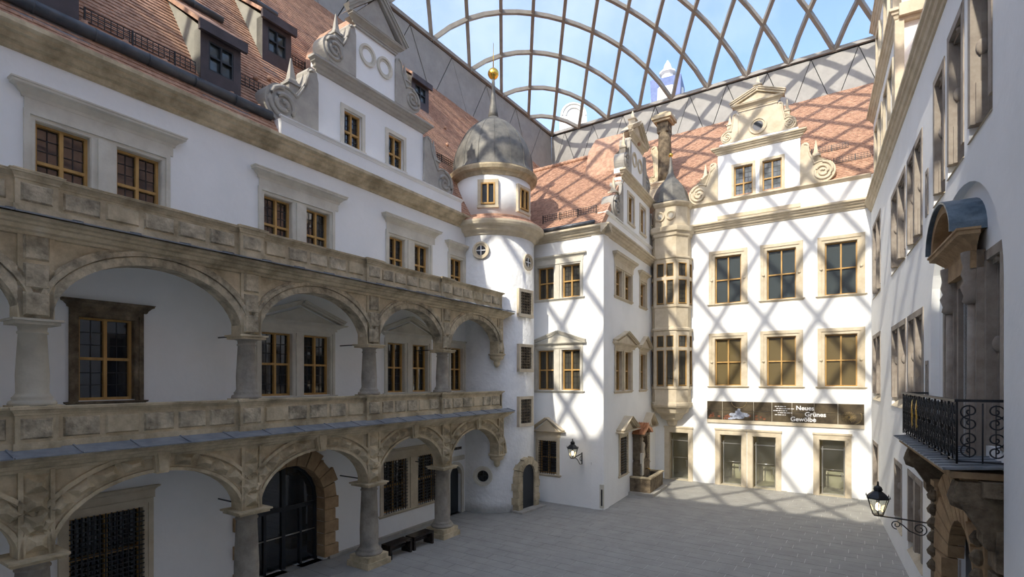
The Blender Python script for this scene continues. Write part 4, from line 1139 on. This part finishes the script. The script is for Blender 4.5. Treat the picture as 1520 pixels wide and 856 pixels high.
o = thing('gate_portal', FR.M(PC, NY, 0), 'dark rusticated sandstone gate with carved consoles under the balcony', 'portal')
n = 11; w, zs = .95, 2.0
for k in range(n):
    a0, a1 = R(180 * k / n + .8), R(180 * (k + 1) / n - .8); v = []
    ro = 1.85 if k in (3, 4, 5, 6, 7) else 1.6
    for y in (.1, -.28):
        for rr, a in ((w, a0), (w, a1), (ro, a1), (ro, a0)): v.append((-rr * math.cos(a), y if rr > w + .1 or y > 0 else -.16, min(zs + rr * math.sin(a), 3.85)))
    MB().add(v, [(0, 1, 2, 3), (4, 7, 6, 5), (0, 4, 5, 1), (1, 5, 6, 2), (2, 6, 7, 3), (3, 7, 4, 0)]).build('voussoir', 'stone_brown', o)
for s_ in (-1, 1):
    for k in range(5):
        x0, x1 = sorted((s_ * .95, s_ * 1.55)); MB().box(x0, x1, -.26, .05, k * .4 + .01, k * .4 + .39).build('jamb_block', 'stone_brown', o)
        x0, x1 = sorted((s_ * 1.95, s_ * 2.45)); MB().frustum(x0, x1, k * .68 + .015, k * .68 + .66, .0, -.2, .03).build('pier_block', 'stone_dark', o)
    x0, x1 = sorted((s_ * 1.6, s_ * 1.9)); b = MB(); b.box(x0, x1, -.22, .05, 0, 3.3).box(x0 - .05, x1 + .05, -.28, .05, 3.3, 3.42).box(x0 - .03, x1 + .03, -.26, .05, 1.7, 1.82); b.build('pilaster', 'stone_brown', o)
    b = MB()
    for i in range(6):
        b.lathe([(.02, 2.95 - i * .3), (.1, 3.02 - i * .3), (.12, 3.1 - i * .3), (.06, 3.2 - i * .3)], s_ * 1.75, -.26, 8, False)
    b.build('festoon', 'stone_dark', o)
    b = MB(); x = s_ * 2.2
    prof = [(0, 4.05), (-.62, 4.05), (-.66, 3.95), (-.6, 3.7), (-.46, 3.5), (-.34, 3.3), (-.34, 3.16), (-.28, 3.06), (-.18, 3.06), (-.12, 3.16), (0, 3.2)]
    b.loft([[(x - .17, y, z) for y, z in prof], [(x + .17, y, z) for y, z in prof]])
    b.tube([(x, -.5 + .14 * math.cos(R(a)), 3.82 + .14 * math.sin(R(a))) for a in range(0, 361, 30)], .07, 6).lathe([(0, 3.6), (.14, 3.66), (.18, 3.8), (.14, 3.95), (0, 4.0)], x, -.55, 10)
    b.build('console', 'stone_dark', o)
b = MB(); b.box(-2.5, 2.5, -.36, .05, 3.86, 4.08); b.build('lintel', 'stone_dark', o)
MB().box(-.95, .95, .12, .2, 0, 3.15).build('gate_leaf', 'door_dark', o)

o = thing('iron_balcony', FR.M(0, 0, 4.2), 'black wrought-iron balcony with gilded scrollwork in front of the niche', 'balcony')
bx0, bx1, by = 13.5, 18.82, -.36
b = MB(); b.box(bx0, bx1, by - .2, NY, -.1, .0).box(bx0 + .1, bx1 - .1, by - .05, NY, -.2, -.1); b.build('slab', 'stone_brown', o)
n = 18
for i in range(n):
    x = bx0 - .1 + (bx1 - bx0 + .2) * i / n; x1 = bx0 - .1 + (bx1 - bx0 + .2) * (i + 1) / n
    b = MB(); b.add([(x, by - .3, .02), (x1 - .012, by - .3, .02), (x1 - .012, NY, .09), (x, NY, .09), (x, by - .3, .045), (x1 - .012, by - .3, .045), (x1 - .012, NY, .115), (x, NY, .115)],
          [(0, 3, 2, 1), (4, 5, 6, 7), (0, 1, 5, 4), (1, 2, 6, 5), (2, 3, 7, 6), (3, 0, 4, 7)]); b.add([(x1 - .03, by - .31, .045), (x1, by - .31, .045), (x1, NY, .115), (x1 - .03, NY, .115), (x1 - .03, by - .31, .065), (x1, by - .31, .065), (x1, NY, .135), (x1 - .03, NY, .135)], [(0, 3, 2, 1), (4, 5, 6, 7), (0, 1, 5, 4), (1, 2, 6, 5), (2, 3, 7, 6), (3, 0, 4, 7)])
    b.build('slate_sheet', 'slate', o)
def spiral(b, fx, c, z, r, d, st, r0=.011):
    b.tube([fx(c + r * (1 - .85 * i / 26) * math.cos(R(st + d * 20 * i)), z + r * (1 - .85 * i / 26) * math.sin(R(st + d * 20 * i))) for i in range(27)], r0, 4)
def rail_panel(fx, a, c, gild):
    b = MB(); m = (a + c) / 2; w_ = (c - a)
    b.tube([fx(a, .1), fx(a, 1.05)], .016, 5).tube([fx(c, .1), fx(c, 1.05)], .016, 5).tube([fx(m, .12), fx(m, 1.02)], .011, 4)
    b.tube([fx(a, .14), fx(c, .14)], .012, 4)
    for q in (a + w_ * .25, a + w_ * .75):
        r = w_ * .23
        for z, d in ((.30, 1), (.48, -1), (.72, 1), (.90, -1)):
            spiral(b, fx, q, z, min(r, .12), d if q < m else -d, 90 if d > 0 else -90)
        b.tube([fx(q, .2), fx(q, 1.0)], .008, 4)
    p = b.build('rail_panel', 'iron', o)
    if gild:
        g_ = MB()
        g_.tube([fx(m - .03, .3), fx(m + .03, .5), fx(m - .02, .75), fx(m, .95)], [.012, .03, .03, .01], 5); g_.build('gilded_leaf', 'gold', p)
front = lambda x, z: (x, by - .12, z + .02)
n = 10
for i in range(n):
    a, c = bx0 + (bx1 - bx0) * i / n, bx0 + (bx1 - bx0) * (i + 1) / n
    rail_panel(front, a, c, i in (2, 3))
for x in (bx0, bx1):
    side = lambda t, z, x=x: (x, by - .12 + t, z + .02)
    rail_panel(side, 0, .6, False)
b = MB(); b.box(bx0 - .02, bx1 + .02, by - .15, by - .09, 1.06, 1.1).box(bx0 - .02, bx0 + .04, by - .12, NY, 1.06, 1.1).box(bx1 - .04, bx1 + .02, by - .12, NY, 1.06, 1.1); b.build('handrail', 'iron', o)

# ------------------------------------------------------------------ things on the left roof
def dormer(fr, s, y, w, label, back, h=1.4, zf=None):
    z = (zf or zl)(y)
    o = thing('dormer', fr.M(s, y, z), label, 'dormer', 'shed dormers on the left roof')
    b = MB()
    b.box(-w, -w * .62, -.02, .3, -.05, h).box(w * .62, w, -.02, .3, -.05, h).box(-w * .62, w * .62, -.02, .3, -.05, h * .28).box(-w * .62, w * .62, -.02, .3, h * .82, h)
    b.build('front', 'zinc_dark', o)
    zb = SLP * back
    b = MB()
    for x in (-w, w - .04): b.add([(x, 0, -.05), (x, 0, h), (x, back, zb), (x + .04, 0, -.05), (x + .04, 0, h), (x + .04, back, zb)], [(0, 1, 2), (5, 4, 3), (0, 3, 4, 1), (1, 4, 5, 2), (2, 5, 3, 0)])
    b.build('cheek', 'zinc_light', o)
    b = MB(); e = .1
    b.add([(-w - e, -.16, h), (w + e, -.16, h), (w + e, back, zb + .03), (-w - e, back, zb + .03), (-w - e, -.16, h + .12), (w + e, -.16, h + .12), (w + e, back, zb + .15), (-w - e, back, zb + .15)],
          [(0, 3, 2, 1), (4, 5, 6, 7), (0, 1, 5, 4), (1, 2, 6, 5), (2, 3, 7, 6), (3, 0, 4, 7)]); b.build('roof', 'tile', o)
    MB().box(-w - e, w + e, -.2, -.1, h - .16, h + .1).build('fascia', 'zinc_dark', o)
    timber(o, -w * .62, w * .62, h * .28, h * .82, .06, 'glass_slate', 'door_dark', .5, (1, 1), .04)
    MB().add([(-w - .1, -.34, -.5), (w + .1, -.34, -.5), (w + .1, -.02, 0), (-w - .1, -.02, 0), (-w - .1, -.3, -.52), (w + .1, -.3, -.52)], [(0, 1, 2, 3), (3, 2, 5, 4), (0, 3, 4), (1, 5, 2), (0, 4, 5, 1)]).build('apron', 'slate', o)
dormer(FL, 7.38, .16, .52, 'zinc-clad shed dormer with twin window, just left of the big gable on lower roof', 1.75)
dormer(FL, 9.98, 1.70, .5, 'zinc-clad shed dormer above the left scroll of the big gable', 1.7)
dormer(FL, 3.85, .16, .52, 'zinc-clad shed dormer at the end of the snow grid away from the big gable', 1.75)
dormer(FL, 18.85, 3.7, .6, 'small dark dormer behind the right scrolls of the big gable', 1.7, 1.3)
def snow_grid(fr, s0, s1, y, z, label, sl=SLP):
    o = thing('snow_grid', fr.M(s0, y, z), label, 'snow guard', 'iron snow grids on the roofs')
    L = s1 - s0
    b = MB(); n = max(3, int(L / .12)); a = math.atan(sl); uy, uz = -math.sin(a) * .0, 1.
    for i in range(n + 1): b.box(L * i / n - .007, L * i / n + .007, -.012, .002, .06, .34)
    for k in range(4): b.box(0, L, -.014, .004, .06 + .09 * k, .075 + .09 * k)
    b.build('grid', 'iron', o)
    for i in range(max(2, int(L / .9) + 1)):
        x = min(L, i * .9); q = MB(); q.box(x - .015, x + .015, -.02, .02, -.04, .36).tube([(x, 0, .3), (x, .25, .25 * sl + .05)], .012, 4); q.build('bracket', 'iron', o)
snow_grid(FL, 4.5, 6.78, .24, zl(.24), 'black iron snow grid between the two lower dormers on left roof')
snow_grid(FL, 8.0, 9.3, .55, zl(.55), 'black iron snow grid between lower dormer and big gable scroll')
snow_grid(FL, 10.55, 11.3, 2.1, zl(2.1), 'short black iron snow grid beside the upper dormer of left roof')
snow_grid(FL, 16.95, 18.7, 1.5, zl(1.5), 'black iron snow grid behind the stair tower dome')
snow_grid(FF, -3.2, -.5, .35, 12.9, 'black iron snow grid above the wing front eaves', 1.02)
snow_grid(FB, 7.6, 9.2, 1.75, 15.12 + 1.75 * 1.16, 'black iron snow grid on the sunlit back roof, upper one', 1.16)
snow_grid(FB, 8.6, 10.1, .9, 15.12 + .9 * 1.16, 'black iron snow grid on the sunlit back roof, lower one by the corner', 1.16)
def log(s0, s1, y, r, label, name='roof_gutter', fr=FL, z=None):
    o = thing(name, fr.M(s0, y, (z if z else zl(y)) + r * .6), label, 'gutter'); L = s1 - s0
    b = MB(); b.tube([(0, -r * .7, 0), (L, -r * .7, 0)], r, 14); b.build('pipe', 'gutter', o)
    q = int(L / 1.1)
    for i in range(1, q + 1):
        b = MB(); b.tube([(L * i / (q + 1) - .02, -r * .7, 0), (L * i / (q + 1) + .02, -r * .7, 0)], r * 1.06, 14); b.build('joint', 'gutter', o)
log(.5, 8.62, -.02, .13, 'long dark round gutter along the lower edge of left roof')
log(6.0, 8.45, 2.15, .10, 'short dark gutter pipe above the lower dormer')
log(9.6, 11.2, 3.65, .10, 'short dark gutter pipe above the upper dormer')
log(-3.3, -.3, -.2, .09, 'thin dark gutter along the wing front eaves', fr=FF, z=12.28)
vent = shared('vent', lambda b: b.lathe([(0, .09), (.06, .07), (.075, 0), (.06, -.06)], seg=8), 'roof_vent', 'tile')
for s, y in ((3.6, .25), (4.45, .14), (5.2, .13), (6.0, .12), (6.9, -.03 + .1), (7.6, .1), (8.35, .1), (8.75, .9), (9.3, 1.1), (10.4, 1.35), (8.1, 2.75), (10.7, 3.9), (11.3, 3.3), (17.4, 2.6), (18.2, 2.9), (17.9, 2.1), (19.4, 2.5), (20.3, 3.4)):
    v = link('roof_vent', vent, None, FL.M(s, y - .05, zl(y) + .06)); tag(v, 'small round clay vent tile on the red left roof', 'roof vent', 'clay vents on the left roof')

# ------------------------------------------------------------------ glass roof over the courtyard
RB = FB.o.x * .5548 + FB.o.y * .8320          # back wall offset; nodes are laid out in the back-wall frame
SX, SN = 1.165, 1.70
I0, I1, J1 = -16, 7, 25
ZR = 24.5
ob = FB.o.dot(FB.d)
def plan(i, j):
    """node: i along the back wall, j towards the camera"""
    return FB.P(-1.13 + SX * i - ob, 6.0 - SN * j)
def dome_z(i, j):
    p = (i - (I0 + I1) / 2) / ((I1 - I0) / 2); q = (j - J1 / 2) / (J1 / 2)
    if q < 0:                             # far half, bulging
        return ZR + 6.2 * (1 - math.exp(-2.4 * max(0, (1 - p * p) * (1 - q * q))))
    return ZR + 6.2 * (1 - math.exp(-2.4 * max(0, 1 - p * p))) * max(0, 1 - q ** 1.15)   # near half, flatter
def node(i, j, dz=0.):
    p = plan(i, j); p.z = dome_z(i, j) + dz
    return p
gr = thing('glass_roof', FW.M(), 'domed diagonal steel lattice roof with clear foil cushions over the courtyard', 'roof')
for fam in (1, -1):
    starts = set()
    for i in range(I0, I1 + 1):
        for j in range(0, J1 + 1):
            if (i + j) % 2: continue
            pi, pj = i - fam, j - 1
            if pi < I0 or pi > I1 or pj < 0: starts.add((i, j))
    for i, j in sorted(starts):
        P = []
        while I0 <= i <= I1 and j <= J1:
            P.append((i, j)); i += fam; j += 1
        if len(P) < 2: continue
        pts = []
        for (a, c), (d, e) in zip(P, P[1:]):
            pts += [node(a + (d - a) * t, c + (e - c) * t) for t in (0, .5)]
        pts.append(node(*P[-1]))
        MB().beam(pts, .20, .22).build('rib', 'steel', gr)
rest = MB()
def cushion(b, cs):
    n = len(cs); m = sum((Vector(c) for c in cs), Vector()) / n + Vector((0, 0, .16))
    vs = [tuple(c) for c in cs] + [tuple(m)]
    mid = [tuple((Vector(cs[k]) + Vector(cs[(k + 1) % n]) + m) / 3 + Vector((0, 0, .08))) for k in range(n)]
    b.add(vs + mid, [(k, (k + 1) % n, n + 1 + k) for k in range(n)] + [((k + 1) % n, n, n + 1 + k) for k in range(n)] + [(n, k, n + 1 + k) for k in range(n)], True)
for i in range(I0, I1 + 1):
    for j in range(0, J1 + 1):
        if (i + j) % 2 == 0: continue
        cs = [(i - 1, j), (i, j + 1), (i + 1, j), (i, j - 1)]
        cs = [c for c in cs if I0 <= c[0] <= I1 and 0 <= c[1] <= J1]
        if len(cs) < 3: continue
        cs = [node(a, c, .12) for a, c in cs]
        if j <= 19:
            b = MB(); cushion(b, cs); b.build('foil_cushion', 'foil', gr)
        else: cushion(rest, cs)
tag(rest.build('foil_cushion', 'foil', gr), kind='stuff')
# metal rim: triangular panels on a dark backing
rim = thing('roof_rim', FW.M(), 'grey metal rim of triangular panels carrying the glass roof', 'roof rim', None, 'structure')
ZB = 21.2
def rim_side(nodes, inward):
    pts = [plan(*n) for n in nodes]
    a, c = pts[0], pts[-1]
    back = MB(); q = [a - inward * .06, c - inward * .06, c - inward * .3, a - inward * .3]
    back.loft([[Vector((p.x, p.y, ZB)) for p in q], [Vector((p.x, p.y, ZR - .02)) for p in q]]); back.build('backing', 'joint_dark', rim)
    cap = MB(); q = [a + inward * .14, c + inward * .14, c - inward * .3, a - inward * .3]
    cap.loft([[Vector((p.x, p.y, ZR - .03)) for p in q], [Vector((p.x, p.y, ZR + .16)) for p in q]]); cap.build('edge_beam', 'rim_metal', rim)
    zm = ZR - .1
    for k in range(len(pts) - 1):
        p, q = pts[k], pts[k + 1]; m = (p + q) / 2
        tris = [((p, ZB), (q, ZB), (m, zm))]
        if k == 0: tris.append(((p, ZB), (m, zm), (p, zm)))
        if k < len(pts) - 2: tris.append(((q, ZB), ((q + pts[k + 2]) / 2, zm), (m, zm)))
        else: tris.append(((q, ZB), (q, zm), (m, zm)))
        for t in tris:
            V = [Vector((x.x, x.y, z)) for x, z in t]; ce = sum(V, Vector()) / 3
            V = [v_ + (ce - v_).normalized() * .05 for v_ in V]
            tl = inward * random.uniform(.0, .03)
            f_, r_ = [v_ + tl for v_ in V], [v_ - inward * .05 for v_ in V]
            MB().add(f_ + r_, [(0, 1, 2), (5, 4, 3), (0, 3, 4, 1), (1, 4, 5, 2), (2, 5, 3, 0)]).build('panel', 'rim_metal', rim)
rim_side([(i, 0) for i in range(I0, I1 + 1, 2)] + [(I1, 0)], -FB.y)
rim_side([(I0, j) for j in range(0, J1, 2)] + [(I0, J1)], FB.d)
rim_side([(I1, j) for j in range(0, J1, 2)] + [(I1, J1)], -FB.d)
rim_side([(i, J1) for i in range(I0, I1 + 1, 2)] + [(I1, J1)], FB.y)

# ------------------------------------------------------------------ spires beyond the roofs
o = thing('palace_tower', Matrix.Translation((24.0, 80.0, 0)), 'slender pale tower spire with blue-wrapped base beyond the glass roof', 'tower')
def zz(v): return 5.6 + (563 - v) / 770 * 80
b = MB(); b.lathe([(2.6, 0), (2.6, zz(140)), (1.7, zz(132)), (1.6, zz(122)), (1.0, zz(118)), (.85, zz(112)), (1.3, zz(110)), (1.2, zz(107)), (.7, zz(104)), (.45, zz(96)), (.3, zz(94)), (.1, zz(90))], seg=8, smooth=False); b.build('spire', 'spire_white', o)
b = MB(); b.lathe([(3.0, zz(160)), (3.2, zz(126)), (1.8, zz(124))], seg=4, smooth=False, phase=20); b.build('wrapping', 'spire_blue', o)
o = thing('round_gable', Matrix.Translation((9.4, 80.0, 0)), 'pale round-topped gable seen beyond the corner of glass roof', 'gable')
W_ = 2.0
b = MB(); P = [(-W_, 0), (W_, 0)] + [(W_ * math.cos(R(a)), zz(176) + W_ * math.sin(R(a))) for a in range(0, 181, 12)]
b.prism(P, -1, 1); b.build('front', 'spire_white', o)
for rr in (1.7, 1.1):
    b = MB(); b.archband(0, rr, zz(176), rr, 0, .18, -1.15, -.95); b.build('moulding', 'stone_pale', o)
